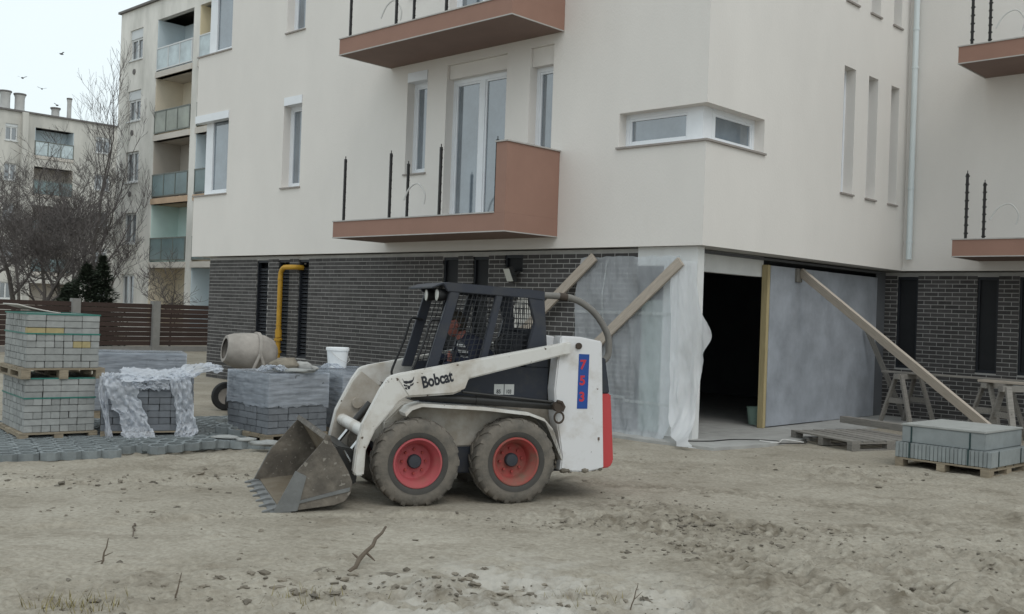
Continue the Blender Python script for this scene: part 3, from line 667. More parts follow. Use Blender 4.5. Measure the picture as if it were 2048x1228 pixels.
# yellow gas riser
gp = thing('gas_pipe', 'yellow gas riser pipe standing before the louvred windows', 'pipe', WP(-10.16, -.02, 0), RZ)
arc = [(.18 - .18 * math.cos(t), 0, 2.28 + .18 * math.sin(t)) for t in [R(a) for a in range(0, 91, 10)]]
MB().tube([(0, 0, 0), (0, 0, 1.2), (0, 0, 2.28)] + arc[1:] + [(.42, 0, 2.46), (.47, .03, 2.46), (.49, .10, 2.46), (.49, .2, 2.46)], .052, 14).build('riser', 'gas_yellow', gp, True)
for z, r, hh in ((.95, .085, .05), (1.02, .07, .16), (.70, .075, .05), (2.2, .058, .03), (1.26, .06, .03)): MB().tube([(0, 0, z), (0, 0, z + hh)], r, 14).build('flange', 'gas_yellow', gp, True)
MB().tube([(-.10, 0, .99), (.10, 0, .99)], .02, 8).build('valve_handle', 'gas_yellow', gp, True)

# ------------------------------------------------------------------ pallets, paver bundles
def pallet(label, loc, rz, w=1.2, d=.8, h=.13, group='wooden pallets', boards=5, mm='pallet_wood'):
    """w along local x (front), d along y; deck boards, bearers, blocks, skids"""
    p = thing('pallet', label, 'pallet', loc, rz, group)
    bw = d / boards - .035
    for i in range(boards):
        y = i * (d - bw) / (boards - 1)
        MB().box(0, w, y, y + bw, h - .022, h + random.uniform(-.002, .001)).build('deck_board', mm, p)
    for x in (0, w / 2 - .05, w - .10):
        MB().box(x, x + .1, .002, d - .002, h - .044, h - .0235).build('bearer', mm, p)
        for y in (.001, d / 2 - .07, d - .141): MB().box(x + .001, x + .099, y, y + .14, .02, h - .0445).build('block', mm, p)
        MB().box(x, x + .1, .003, d - .003, 0, .0195).build('skid', mm, p)
    return p
def bundle(label, cat, loc, rz, w, d, h, px, py, pz, m, straps=None, film_m=None, jit=.004, ochre=(), group=None, miss=0, band=True):
    """a strapped load of pavers: outer ring of separate pavers round a solid core; layers alternate stretchers and headers"""
    b = thing('paver_bundle', label, cat, loc, rz, group)
    nz = max(1, round(h / pz)); g = .004; key = (px, py, pz)
    core = MB().box(py * .8, w - py * .8, py * .8, d - py * .8, .01, h - .01).build('core', m, b)
    rr = random.Random(label)
    me = {}
    def pv(x0, x1, y0, y1, z0, z1, mm):
        k = (round(x1 - x0, 3), round(y1 - y0, 3), mm)
        if k not in me:
            t = MB().box(0, x1 - x0, 0, y1 - y0, 0, pz - g).build('paver', mm, None, bevel=.004); me[k] = t.data; bpy.data.objects.remove(t)
        o = obj('paver', me[k], None, b); o.location = (x0 + rr.uniform(-jit, jit), y0 + rr.uniform(-jit, jit) * 1.6, z0)
    for r in range(nz):
        z0 = r * pz; z1 = z0 + pz - g; alt = (r + rr.randint(0, 1)) % 2 if band else 0
        lx = (px if alt else py) if band else px; n = max(1, round(w / lx)); lx = w / n; dy = py if alt or not band else px
        for y0 in (0, d - dy):
            for i in range(n):
                mm = m if (r, i, y0 > 0) not in ochre else 'paver_ochre'
                pv(i * lx + g / 2, (i + 1) * lx - g / 2, y0, y0 + dy - g, z0, z1, mm)
        inner = d - 2 * dy; ly = px if not alt else py; ly = ly if band else px; n = max(1, round(inner / ly)); ly = inner / n
        for x0 in (0, w - py):
            for i in range(n): pv(x0 + .002, x0 + py - .002, dy + i * ly + g / 2, dy + (i + 1) * ly - g / 2, z0, z1, m)
    for zf in (straps or ()):
        z = zf * h; e = .007
        s = MB().box(-e, w + e, -e, -e + .002, z, z + .016).box(-e, w + e, d + e - .002, d + e, z, z + .016).box(-e, -e + .002, -e + .002, d + e - .002, z, z + .016).box(w + e - .002, w + e, -e + .002, d + e - .002, z, z + .016)
        s.build('strap', 'strap_green', b)
    if film_m:
        zlo = film_m; e = .012; f = MB(); nx_, nz_ = 30, 16
        def side(p0, p1, nrm):
            vs = []; 
            for j in range(nz_ + 1):
                z = zlo * h + (h + .012 - zlo * h) * j / nz_
                for i in range(nx_ + 1):
                    t = i / nx_; q = Vector(p0).lerp(Vector(p1), t)
                    dd = e + .009 * float(vnoise(np.array([t * 3. + p0[0] * 5]), np.array([z * 1.2]), .07, 77)[0]) + .006 * float(vnoise(np.array([t]), np.array([z * 9.]), .2, 78)[0])
                    if i in (0, nx_): dd = e
                    zz = z + (.03 * float(vnoise(np.array([t * 2. + p0[1]]), np.array([0.]), .12, 79)[0]) if j == 0 else 0)
                    vs.append((q.x + nrm[0] * dd, q.y + nrm[1] * dd, zz))
            f.add(vs, [(j * (nx_ + 1) + i, j * (nx_ + 1) + i + 1, (j + 1) * (nx_ + 1) + i + 1, (j + 1) * (nx_ + 1) + i) for j in range(nz_) for i in range(nx_)])
        side((-e, 0, 0), (w + e, 0, 0), (0, -1)); side((w, -e, 0), (w, d + e, 0), (1, 0)); side((w + e, d, 0), (-e, d, 0), (0, 1)); side((0, d + e, 0), (0, -e, 0), (-1, 0))
        f.add([(-e, -e, h + .013), (w + e, -e, h + .013), (w + e, d + e, h + .013), (-e, d + e, h + .013)], [(0, 1, 2, 3)])
        f.build('stretch_wrap', 'stretch_film', b, 'all', fix=False)
    return b
A1 = R(38)
def off(p, ang, x, y, z): return (p[0] + x * math.cos(ang) - y * math.sin(ang), p[1] + x * math.sin(ang) + y * math.cos(ang), z)
LC = (-5.51, 11.73)
pallet('wooden pallet under the lower strapped stack of grey pavers', off(LC, A1, -.05, -.03, 0), A1, .86, 1.2)
bundle('lower strapped bundle of light grey pavers on the left', 'pavers', off(LC, A1, 0, 0, .131), A1, .78, 1.1, .62, .20, .10, .0775, 'paver', (.62, .985), group='light grey paver bundles')
pallet('wooden pallet between the two stacked bundles of grey pavers', off(LC, A1, -.05, -.03, .745), A1, .92, 1.2, .125)
bundle('upper strapped bundle of light grey pavers with two ochre blocks', 'pavers', off(LC, A1, 0, -.01, .872), A1, .80, 1.1, .62, .20, .10, .0775, 'paver', (.62, .985), ochre=((5, 1, False), (5, 0, False), (3, 6, False), (3, 5, False)), group='light grey paver bundles')
mb = MB(); n = 12
for j in range(2):
    for i in range(n + 1): t = i / n; mb.v.append(off(LC, A1, -.10 + .46 * t, .02 + .75 * j, 1.515 + .085 * (1 - t) ** 1.4))
mb.f = [(i, i + 1, n + 2 + i, n + 1 + i) for i in range(n)]
o = mb.build('cover_sheet', 'pale_board', None, 'all'); sm = o.modifiers.new('t', 'SOLIDIFY'); sm.thickness = .012; tag(o, 'pale curled cover board lying on the upper bundle of light grey pavers', 'board')

WC = (-4.79, 12.13); A2 = R(22)
pallet('wooden pallet under the dark pavers with torn white film', off(WC, A2, 0, 0, 0), A2, 1.06, 1.0)
bundle('dark grey paver bundle with torn white film hanging over it', 'pavers', off(WC, A2, 0, 0, .131), A2, 1.04, .98, .64, .26, .13, .0795, 'paver_dark', group='dark grey paver bundles')
GC = (-5.75, 14.3)
pallet('wooden pallet under the farthest film wrapped bundle', off(GC, A2, 0, 0, 0), A2, 1.2, .9)
bundle('dark film wrapped paver bundle standing behind the torn film one', 'pavers', off(GC, A2, 0, 0, .131), A2, 1.2, .9, .80, .26, .13, .0795, 'paver_dark', film_m=.02, group='dark grey paver bundles')
MC = (-2.867, 12.326); A3 = R(45)
pallet('wooden pallet under the film wrapped bundle beside the loader bucket', off(MC, A3, -.03, -.02, 0), A3, .88, .95)
bundle('film wrapped dark paver bundle behind the loader bucket', 'pavers', off(MC, A3, 0, 0, .131), A3, .84, .95, .72, .26, .13, .080, 'paver_dark', film_m=.45, group='dark grey paver bundles')
NC = (-2.08, 12.92); A5 = R(30)
pallet('wooden pallet under the bundle carrying the white bucket', (NC[0], NC[1], 0), A5, .9, 1.9)
bundle('film wrapped dark paver bundle carrying the white bucket', 'pavers', (NC[0], NC[1], .131), A5, .88, 1.85, .70, .26, .13, .0785, 'paver_dark', film_m=.05, group='dark grey paver bundles')
# torn white film over the dark bundle
def strip(name, label, pts, widths, seed, m='white_film', amp=.034, n=22, wdir=(math.cos(A2), math.sin(A2), 0)):
    sp = spl([(*p, w) for p, w in zip(pts, widths)], 14); mb = MB(); rs = np.random.default_rng(seed); wd = Vector(wdir)
    for j, q in enumerate(sp):
        for i in range(n + 1):
            t = i / n - .5; N_ = lambda u, v, s_, k: float(vnoise(np.array([u]), np.array([v]), s_, seed + k)[0])
            a = N_(t * 2.2 + seed, j * .025, .16, 0) + .6 * (1 - 2.2 * abs(N_(t * q[3] * 3 + j * .02, j * .03 - t, .11, 5))) ; b = N_(t * 4., j * .06 + seed, .2, 1) + .7 * (1 - 2.5 * abs(N_(t * q[3] * 5 - j * .03, j * .05 + t, .12, 6)))
            e = 1 + .18 * float(vnoise(np.array([0.]), np.array([j * .05]), .22, seed + 2 + (t > 0))[0])
            p = Vector(q[:3]) + wd * (t * q[3] * e) + Vector((-wd.y * -1, -wd.x, 0)) * 0 + Vector((wd.y, -wd.x, 0)) * (amp * a + amp * .5 * b) + Vector((0, 0, amp * .5 * b)); mb.v.append(tuple(p))
    mb.f = [(j * (n + 1) + i, j * (n + 1) + i + 1, (j + 1) * (n + 1) + i + 1, (j + 1) * (n + 1) + i) for j in range(len(sp) - 1) for i in range(n)]
    return mb
fr_ = lambda x, y, z: off(WC, A2, x, y, z)
f = strip('', '', [fr_(.15, .25, .80), fr_(.18, .05, .80), fr_(.20, -.04, .74), fr_(.24, -.05, .52), fr_(.34, -.06, .32), fr_(.40, -.09, .16), fr_(.42, -.2, .07), fr_(.36, -.32, .05)], [.30, .34, .36, .34, .30, .34, .36, .3], 31)
g = strip('', '', [fr_(.94, .22, .80), fr_(.90, .05, .80), fr_(.88, -.035, .74), fr_(.92, -.045, .5), fr_(.95, -.05, .3), fr_(.96, -.08, .12), fr_(.93, -.16, .05)], [.36, .34, .26, .22, .2, .26, .2], 32)
k = strip('', '', [fr_(.2, .02, .81), fr_(.5, .0, .80), fr_(.75, .02, .805), fr_(.95, .12, .83), fr_(1.2, .3, .88), fr_(1.4, .42, .86)], [.3, .26, .24, .34, .2, .12], 33, wdir=(-math.sin(A2) * .7, math.cos(A2) * .7, .5))
h_ = strip('', '', [fr_(.52, -.03, .79), fr_(.55, -.035, .70), fr_(.57, -.04, .63)], [.5, .46, .36], 34)
q_ = strip('', '', [fr_(.05, -.02, .78), fr_(.02, -.03, .55), fr_(.06, -.05, .3), fr_(.10, -.12, .06)], [.16, .12, .06, .08], 35)
tf = MB()
for s in (f, g, k, h_, q_): tf.add(s.v, s.f)
tag(tf.build('torn_film', 'white_film', None, 'all', fix=False), 'torn white plastic film hanging over the dark paver bundle', 'film')

# things on and behind the wrapped bundles
bk = thing('bucket', 'white plastic bucket standing on the wrapped paver bundle', 'bucket', (-2.405, 14.35, .848), A3)
MB().lathe([(0, 0), (.125, 0), (.150, .24), (.162, .24), (.162, .275), (.155, .28), (.148, .275), (.12, .012), (0, .012)], 28).build('pail', 'bucket_white', bk, True)
MB().tube([(.163 * math.cos(t), .163 * math.sin(t), .23 - .15 * math.sin(t - R(200))) for t in [R(200 + a) for a in range(0, 181, 15)]], .004, 6).build('handle', 'cable_white', bk, True)
def lump(mb, o, r, seed, sq=(1, 1, .6)):
    bm = bmesh.new(); bmesh.ops.create_icosphere(bm, subdivisions=2, radius=1); rr = random.Random(seed); k = [rr.uniform(-1, 1) for _ in range(9)]
    for v in bm.verts:
        c = v.co; s = 1 + .22 * math.sin(3 * c.x + k[0] * 5) * math.cos(3.3 * c.y + k[1] * 5) + .14 * math.sin(7 * c.z + k[2] * 6 + 4 * c.x)
        v.co = Vector((c.x * sq[0], c.y * sq[1], c.z * sq[2])) * r * s
    mb.add([(v.co.x + o[0], v.co.y + o[1], v.co.z + o[2]) for v in bm.verts], [tuple(v.index for v in f.verts) for f in bm.faces]); bm.free()
for i, (x, y, r, sq, m, lab) in enumerate([(.46, .42, .13, (1.5, 1, .7), 'clod', 'brown crumpled sack on the wrapped bundle before the gas pipe'), (.68, .35, .09, (1.3, 1, .8), 'concrete', 'grey concrete lump on the wrapped bundle beside the sack'),
                                    (.42, .12, .16, (1.7, .8, .18), 'paver', 'flat grey stone flake on the front edge of the wrapped bundle'), (.82, .30, .06, (1.2, 1, .7), 'concrete', 'small grey stone on the wrapped bundle edge nearest the white bucket')]):
    mb = MB(); lump(mb, (0, 0, 0), r, i, sq); o = mb.build('stone' if i else 'sack', m, None, 'all'); o.location = off(MC, A3, x, y, .865 + r * sq[2] * .8); tag(o, lab, 'stone' if i else 'sack')
s1 = strip('', '', [off(MC, A3, .04, .25, .885), off(MC, A3, .16, .18, .95), off(MC, A3, .28, .14, .89)], [.14, .2, .12], 36, amp=.025)
tag(s1.build('film_scrap', 'white_film', None, 'all', fix=False), 'crumpled white film scrap on the wrapped bundle before the mixer', 'film')
s1 = strip('', '', [(-2.52, 13.98, .855), (-2.42, 13.95, .92), (-2.30, 14.0, .86)], [.1, .16, .1], 37, amp=.02)
tag(s1.build('film_scrap', 'white_film', None, 'all', fix=False), 'crumpled white film scrap at the foot of the white bucket', 'film')

mxr = thing('concrete_mixer', 'dusty concrete mixer with tilted drum behind the wrapped bundle', 'mixer', (-3.98, 16.0, 0), R(30))
dm = Matrix.Translation((0, 0, .93)) @ Matrix.Rotation(R(-90 + 8), 4, 'Y') @ Matrix.Rotation(0, 4, 'Z')
MB().lathe([(.16, .46), (.205, .46), (.215, .44), (.25, .36), (.295, .12), (.30, 0), (.295, -.12), (.25, -.26), (.16, -.33), (0, -.34), (0, -.30), (.15, -.29), (.27, -.1), (.27, .1), (.19, .42)], 32).build('drum', 'mixer', mxr, True, mtx=dm)
MB().lathe([(.296, -.03), (.33, -.03), (.33, .02), (.296, .02)], 40, closed=True).build('ring_gear', 'mixer', mxr, False, mtx=dm)
fm = MB().tube([(0, -.36, .93), (.1, -.38, .6), (.42, -.3, .05)], .025, 8).tube([(0, .36, .93), (.1, .38, .6), (.42, .3, .05)], .025, 8).tube([(0, -.36, .93), (-.3, -.3, .22)], .025, 8).tube([(0, .36, .93), (-.3, .3, .22)], .025, 8).tube([(.42, -.3, .05), (.42, .3, .05)], .025, 8).tube([(-.30, -.42, .22), (-.30, .42, .22)], .02, 8)
fm.build('frame', 'mixer', mxr, True)
for y in (-.42, .42):
    w = MB().lathe([(.13, -.05), (.21, -.05), (.225, -.02), (.225, .02), (.21, .05), (.13, .05)], 24, 'y', closed=True).build('wheel', 'rubber_dark', mxr, True, mtx=T(-.30, y, .226))
    MB().lathe([(0, -.03), (.13, -.03), (.13, .03), (0, .03)], 20, 'y').build('rim', 'mixer', w, True)
MB().box(.22, .62, -.16, .16, .55, .85).build('motor_box', 'mixer', mxr, bevel=.02)

# grid paving: one slab of eight cells, laid in rows
def grid_me():
    mb = MB(); c = .10; n = 8
    for i in range(4):
        for j in range(2):
            ox, oy = (i + .5) * 2 * c, (j + .5) * 2 * c; b0 = len(mb.v)
            for zz in (0, .085):
                for rad in (c * 1.075, c * .80):
                    for k in range(n): t = R(22.5 + 45 * k); mb.v.append((ox + rad * math.cos(t), oy + rad * math.sin(t), zz))
            for k in range(n):
                k2 = (k + 1) % n
                mb.f += [(b0 + k, b0 + k2, b0 + 16 + k2, b0 + 16 + k), (b0 + 8 + k, b0 + 24 + k, b0 + 24 + k2, b0 + 8 + k2), (b0 + 16 + k, b0 + 16 + k2, b0 + 24 + k2, b0 + 24 + k)]
    me = mb.mesh('grid_slab'); me.materials.append(MATS['grid_paver']); return me
GM = grid_me()
A4 = R(29.5); G0 = (-6.9, 9.42)
gp_ = thing('grid_paving', 'laid grey honeycomb grid paving under the paver stacks', 'paving', (G0[0], G0[1], 0), A4)
for r in range(8):
    for c_ in range(9):
        x = c_ * .806 + (.403 if r % 2 else 0); y = r * .403
        if r == 0 and c_ > 3: continue
        if x > 4.55 - .28 * max(0, 2 - r) + .1 * r or (r > 4 and c_ > 5): continue
        o = obj('grid_slab', GM, None, gp_); o.location = (x + random.uniform(-.004, .004), y + random.uniform(-.004, .004), random.uniform(-.012, -.004)); o.rotation_euler = (random.uniform(-.006, .006), random.uniform(-.006, .006), random.uniform(-.008, .008))
for i, (x, y, z, a, ry, lab) in enumerate([(3.55, .12, .0, 14, 3, 'tilted loose honeycomb slab at the near edge of the grid paving'), (4.25, .42, .02, -18, -4, 'loose honeycomb slab nearest the loader bucket tip'), (4.7, 1.0, .05, 35, 5, 'loose honeycomb slab by the wrapped bundle pallet')]):
    o = obj('grid_slab', GM); o.location = off(G0, A4, x, y, z); o.rotation_euler = (R(ry), R(-ry * .7), A4 + R(a)); tag(o, lab, 'slab', 'loose grid slabs')
for i, (px_, py_, r, sq, lab) in enumerate([(-3.35, 12.25, .11, (1.6, 1.0, .22), 'flat broken stone on the grid paving by the film foot'), (-3.05, 12.05, .08, (1.5, 1, .35), 'small broken stone on the grid paving before the wrapped bundle'), (-2.75, 11.8, .13, (1.7, 1, .25), 'flat pale stone before the wrapped bundle pallet')]):
    mb = MB(); lump(mb, (0, 0, 0), r, 20 + i, sq); o = mb.build('broken_stone', 'paver', None, 'all'); o.location = (px_, py_, .085 + r * sq[2] * .6); tag(o, lab, 'stone')

# empty pallet, plank, slab stacks on the right
pr_ = pallet('empty grey pallet lying on the sand before the grey boards', WP(.50, 1.72, 0), RZ + R(-24), 1.3, 1.35, .135, boards=7, mm='timber_grey')
beam('plank', 'short grey plank lying on the empty pallet', (.42, 3.55, .19), (1.62, 3.15, .19), .16, .10, 'timber_grey', cat='plank')
SR = RZ + R(-21)
def slab_load(loc, rz, tag_a, tag_b, nk=24, w=1.14, d=1.16):
    pallet('wooden pallet under ' + tag_a, loc, rz, w - .02, d, .12)
    lw = thing('kerbstone_bundle', tag_a, 'kerbstones', (loc[0], loc[1], .121), rz, 'strapped stone loads'); e = w / nk
    km = MB().box(.0015, e - .0015, 0, d, 0, .18).build('kerbstone', 'kerbstone', None, bevel=.005); kd = km.data; bpy.data.objects.remove(km)
    for i in range(nk): o = obj('kerbstone', kd, None, lw); o.location = (i * e, random.uniform(-.004, .004), random.uniform(0, .003))
    tp = thing('slab_stack', tag_b, 'slabs', (loc[0], loc[1], .306), rz, 'strapped stone loads')
    MB().box(.06, w - .09, .04, d - .04, 0, .195).build('slab', 'slab', tp, bevel=.008); MB().box(.05, w - .08, .03, d - .03, .197, .222).build('cover_slab', 'slab_top', tp, bevel=.006)
    for x in (.17, w - .27): 
        MB().box(x, x + .018, -.008, -.005, -.185, -.001).box(x, x + .018, .034, .037, .001, .19).box(x, x + .018, -.008, .034, -.001, .001).build('strap', 'strap_dark', tp)
    for y in (.2, .85): MB().box(w + .003, w + .006, y, y + .018, -.18, 0).build('strap', 'strap_dark', tp)
SR = RZ + R(-3); p_ = WP(2.66, .30, 0); slab_load((p_.x, p_.y, 0), SR, 'row of upright grey kerbstones on the right hand pallet', 'strapped grey slab block lying on the upright kerbstones')
p_ = WP(4.12, 1.2, 0); slab_load((p_.x, p_.y, 0), SR + R(4), 'row of upright kerbstones at the right picture edge', 'slab block on the kerbstones at the right picture edge')
# trestles with a plank across
def trestle(label, x, y, h, ln, rot):
    t = thing('trestle', label, 'trestle', WP(x, y, .0), RZ + R(rot), 'site trestles')
    MB().box(-ln / 2, ln / 2, -.05, .05, h - .09, h).build('top_beam', 'timber_grey', t, bevel=.004)
    for sx in (-1, 1):
        for sy in (-1, 1):
            MB().bar((sx * (ln / 2 - .10), sy * .045, h - .015), (sx * (ln / 2 - .02), sy * .30, 0), .035, .10, (1, 0, 0)).build('leg', 'timber_grey', t)
        MB().bar((sx * (ln / 2 - .055), -.19, .42), (sx * (ln / 2 - .055), .19, .42), .09, .025, (1, 0, 0)).build('cross_tie', 'timber_grey', t)
    return t
trestle('grey wooden trestle standing nearest the grey boards', .55, 5.7, .88, .75, 80)
trestle('grey wooden trestle standing below the middle of the long planks', 2.15, 5.3, .86, .8, 80)
trestle('grey wooden trestle at the right picture edge', 2.75, 4.6, .86, .8, 60)
beam('plank', 'long thin plank across the trestles along the dark bricks', (.1, 5.75, .895), (4.2, 5.35, .895), .24, .03, 'timber_grey', cat='plank')
beam('plank', 'second plank lying across the trestles nearer the slab pallet', (2.0, 5.02, .885), (5.0, 4.55, .885), .22, .035, 'timber', cat='plank')

# slatted fence
fn_ = thing('slat_fence', 'dark brown slatted fence with grey concrete posts behind the stacks', 'fence', WP(-24, 0, 0), RZ)
sl_ = MB().box(-.012, .012, 0, 2.46, 0, .140).build('slat', 'fence_brown', None, bevel=.003); sd_ = sl_.data; bpy.data.objects.remove(sl_)
for k in range(-4, 4):
    y = 1.75 + 2.65 * k
    MB().box(-.12, .12, y - .13, y + .13, 0, 1.66).build('post', 'fence_post', fn_, bevel=.01)
    MB().box(-.08, .08, y + .132, y + 2.518, 0, .17).build('plinth', 'fence_post', fn_)
    for i in range(9):
        o = obj('slat', sd_, None, fn_); o.location = (random.uniform(-.004, .004), y + .095 + .002, .20 + i * .152 + random.uniform(-.004, .004))

# ------------------------------------------------------------------ skid steer loader (x forward, y to its left = towards the camera)
def chips(name, sc_, lo, col):
    m = MATS[name]; n = m.node_tree.nodes; l = m.node_tree.links.new; b = n['Principled BSDF']; src = b.inputs['Base Color'].links[0].from_socket
    t = n.new('ShaderNodeTexCoord'); no = n.new('ShaderNodeTexNoise'); no.inputs['Scale'].default_value = sc_; no.inputs['Detail'].default_value = 3; l(t.outputs['Object'], no.inputs['Vector'])
    mr = n.new('ShaderNodeMapRange'); mr.inputs['From Min'].default_value = lo; mr.inputs['From Max'].default_value = lo + .03; l(no.outputs['Fac'], mr.inputs['Value'])
    x = n.new('ShaderNodeMix'); x.data_type = 'RGBA'; l(mr.outputs[0], x.inputs[0]); l(src, x.inputs[6]); x.inputs[7].default_value = (*col, 1); l(x.outputs[2], b.inputs['Base Color'])
chips('loader_white', 17, .69, (.10, .075, .055)); chips('loader_white_clean', 15, .70, (.12, .08, .06)); chips('bucket_steel', 24, .64, (.24, .22, .19))
LD = thing('skid_steer_loader', 'white skid steer loader with red wheels, dark mesh cab and lowered steel bucket', 'loader', (LOX, LOY, 0), LRZ)
LW, LWC, CB = 'loader_white', 'loader_white_clean', 'cab_blue'
# chassis
MB().prism([(-.84, .52), (-.84, .86), (.98, .86), (1.14, .70), (1.14, .46), (.9, .46)], -.415, .415).build('chassis', 'loader_grime', LD, bevel=.012)
MB().prism([(-.80, .24), (-.84, .515), (1.12, .455), (1.02, .24)], -.43, .43).build('chain_case', CB, LD, bevel=.012)
MB().box(-.86, .82, -.40, .40, .862, 1.0).build('body_tub', CB, LD, bevel=.01)
for s in (-1, 1):
    y0, y1 = sorted((s * .42, s * .645))
    top = [(1.02, .80), (.97, .855), (.88, .885), (.3, .853), (-.12, .808), (-.27, .755), (-.36, .66), (-.42, .50), (-.45, .40)]
    MB().prism(top + [(p[0] - .012, p[1] - .03) for p in top[::-1]], y0, y1).build('fender', LW, LD, bevel=.006)
    y0, y1 = sorted((s * .43, s * .615))
    MB().prism([(-.423, 1.502), (-.62, 1.498), (-.835, 1.462), (-.896, .287), (-.72, .255), (-.455, .27), (-.47, .40), (-.43, .62), (-.398, .76), (-.377, 1.01), (-.40, 1.3)], y0, y1).build('rear_upright', LWC, LD, bevel=.012)
    y0, y1 = sorted((s * .57, s * .675))
    arm = MB().prism([(-.50, 1.452), (-.394, 1.43), (1.08, 1.142), (1.168, 1.115), (1.24, 1.01), (1.39, .707), (1.437, .488), (1.456, .30), (1.435, .27), (1.365, .275), (1.356, .487), (1.281, .66), (1.16, .805), (1.08, .90), (1.02, .938), (.60, .968), (.52, 1.0), (.468, 1.103), (-.383, 1.317), (-.50, 1.34)], y0, y1).build('lift_arm', LW, LD, bevel=.012)
    yy = s * .676
    MB().prism([(1.10, 1.10), (.46, 1.225), (.44, 1.19), (.50, 1.02), (.60, .985), (1.0, .955)], *sorted((yy, yy + s * .008))).build('stiffener_plate', LW, arm, bevel=.003)
    MB().lathe([(0, 0), (.03, 0), (.03, .02), (.018, .022), (0, .022)], 16, 'y', o=(-.595, .615 if s > 0 else -.637, 1.415)).build('pivot_pin', 'chip', arm)
    # lift cylinder
    cyl = MB().tube([(.36, s * .56, .912), (-.40, s * .56, .865)], .042, 12).tube([(.96, s * .56, .945), (.36, s * .56, .912)], .036, 12).build('lift_cylinder', 'hydraulic', LD, True)
    MB().tube([(.50, s * .61, .985), (-.36, s * .61, .90)], .012, 8).build('hydraulic_line', 'hydraulic', cyl, True)
    MB().lathe([(0, 0), (.045, 0), (.045, .05), (0, .05)], 14, 'y', o=(-.41, .60 if s > 0 else -.65, .86)).build('pin_boss', 'chip', cyl, True)
    MB().tube([(1.12, s * .3, .80), (1.30, s * .3, .58)], .035, 10).build('tilt_cylinder', 'hydraulic', LD, True)
    MB().tube([(1.30, s * .3, .58), (1.42, s * .3, .43)], .018, 10).build('cylinder_rod', 'chrome', LD, True)
MB().tube([(1.33, -.57, .62), (1.33, .57, .62)], .055, 14).build('cross_tube', LW, LD, True)
MB().prism([(1.16, 1.08), (1.235, .99), (1.385, .70), (1.43, .485), (1.445, .33), (1.10, .38), (1.0, .60), (.96, .93)], -.569, -.545).build('arm_gusset', 'loader_grime', LD, bevel=.004)
MB().tube([(1.20, -.545, .78), (1.20, -.50, .78)], .05, 14).build('pivot_boss', 'loader_grime', LD, True)
MB().prism([(1.385, .17), (1.47, .17), (1.495, .26), (1.60, .44), (1.56, .50), (1.42, .47), (1.37, .30)], -.45, .45).build('bucket_carrier', 'hydraulic', LD, bevel=.01)
MB().tube([(1.44, .44, .36), (1.50, .44, .46)], .016, 8).build('latch_lever', 'chrome', LD, True)
# tow hook with ring on the near upright
hk = MB().tube([(-.40, .615, .86), (-.40, .665, .86)], .045, 12).tube([(-.385, .66, .91), (-.43, .66, .90), (-.455, .66, .86), (-.435, .66, .82)], .016, 8).build('tow_hook', 'chip', LD, True)
MB().tube([(-.408 + .045 * math.cos(t), .662, .765 + .05 * math.sin(t)) for t in [R(a) for a in range(0, 361, 20)]], .010, 6).build('ring', 'chip', hk, True)
md = MB(); r9 = random.Random(4)
for i in range(26):
    x = r9.uniform(-.88, -.46); lump(md, (x, r9.uniform(.56, .618), .268 + .02 * (x < -.72) + r9.uniform(-.012, .012)), r9.uniform(.012, .03), i, (1.4, .5, .8))
for i in range(14): lump(md, (-.445 + .02 * math.sin(i), r9.uniform(.5, .60), .30 + i * .022), r9.uniform(.012, .024), 40 + i, (.6, .8, 1.2))
md.build('caked_mud', 'clod', LD, 'all')
# tail
tr = MB().prism([(-.905, .27), (-.86, .965), (-.985, .97), (-1.035, .34), (-1.0, .28)], -.53, .53).build('tailgate', 'tail_red', LD, bevel=.012)
MB().box(-1.006, -.97, .36, .44, .80, .83).build('latch', 'black_paint', tr)
MB().prism([(-.86, .968), (-.84, 1.30), (-.93, 1.305), (-.985, .972)], -.50, .50).build('tail_grille', CB, LD, bevel=.01)
MB().prism([(-.36, .9), (-.36, 1.36), (-.60, 1.36), (-.83, 1.26), (-.84, .9)], -.425, .425).build('engine_cover', 'black_paint', LD, bevel=.01)
MB().tube(spl([(-.36, .2, 1.872), (-.50, .2, 1.873), (-.60, .2, 1.868), (-.70, .2, 1.855), (-.83, .2, 1.80), (-.945, .2, 1.715), (-1.03, .2, 1.61), (-1.088, .2, 1.50), (-1.10, .2, 1.39), (-1.085, .2, 1.30), (-1.0, .2, 1.22)], 5), .032, 12).build('air_hose', 'hose_grey', LD, True)
MB().tube([(-.56, .2, 1.870), (-.64, .2, 1.863)], .037, 12).build('hose_clamp', 'chip', LD, True)
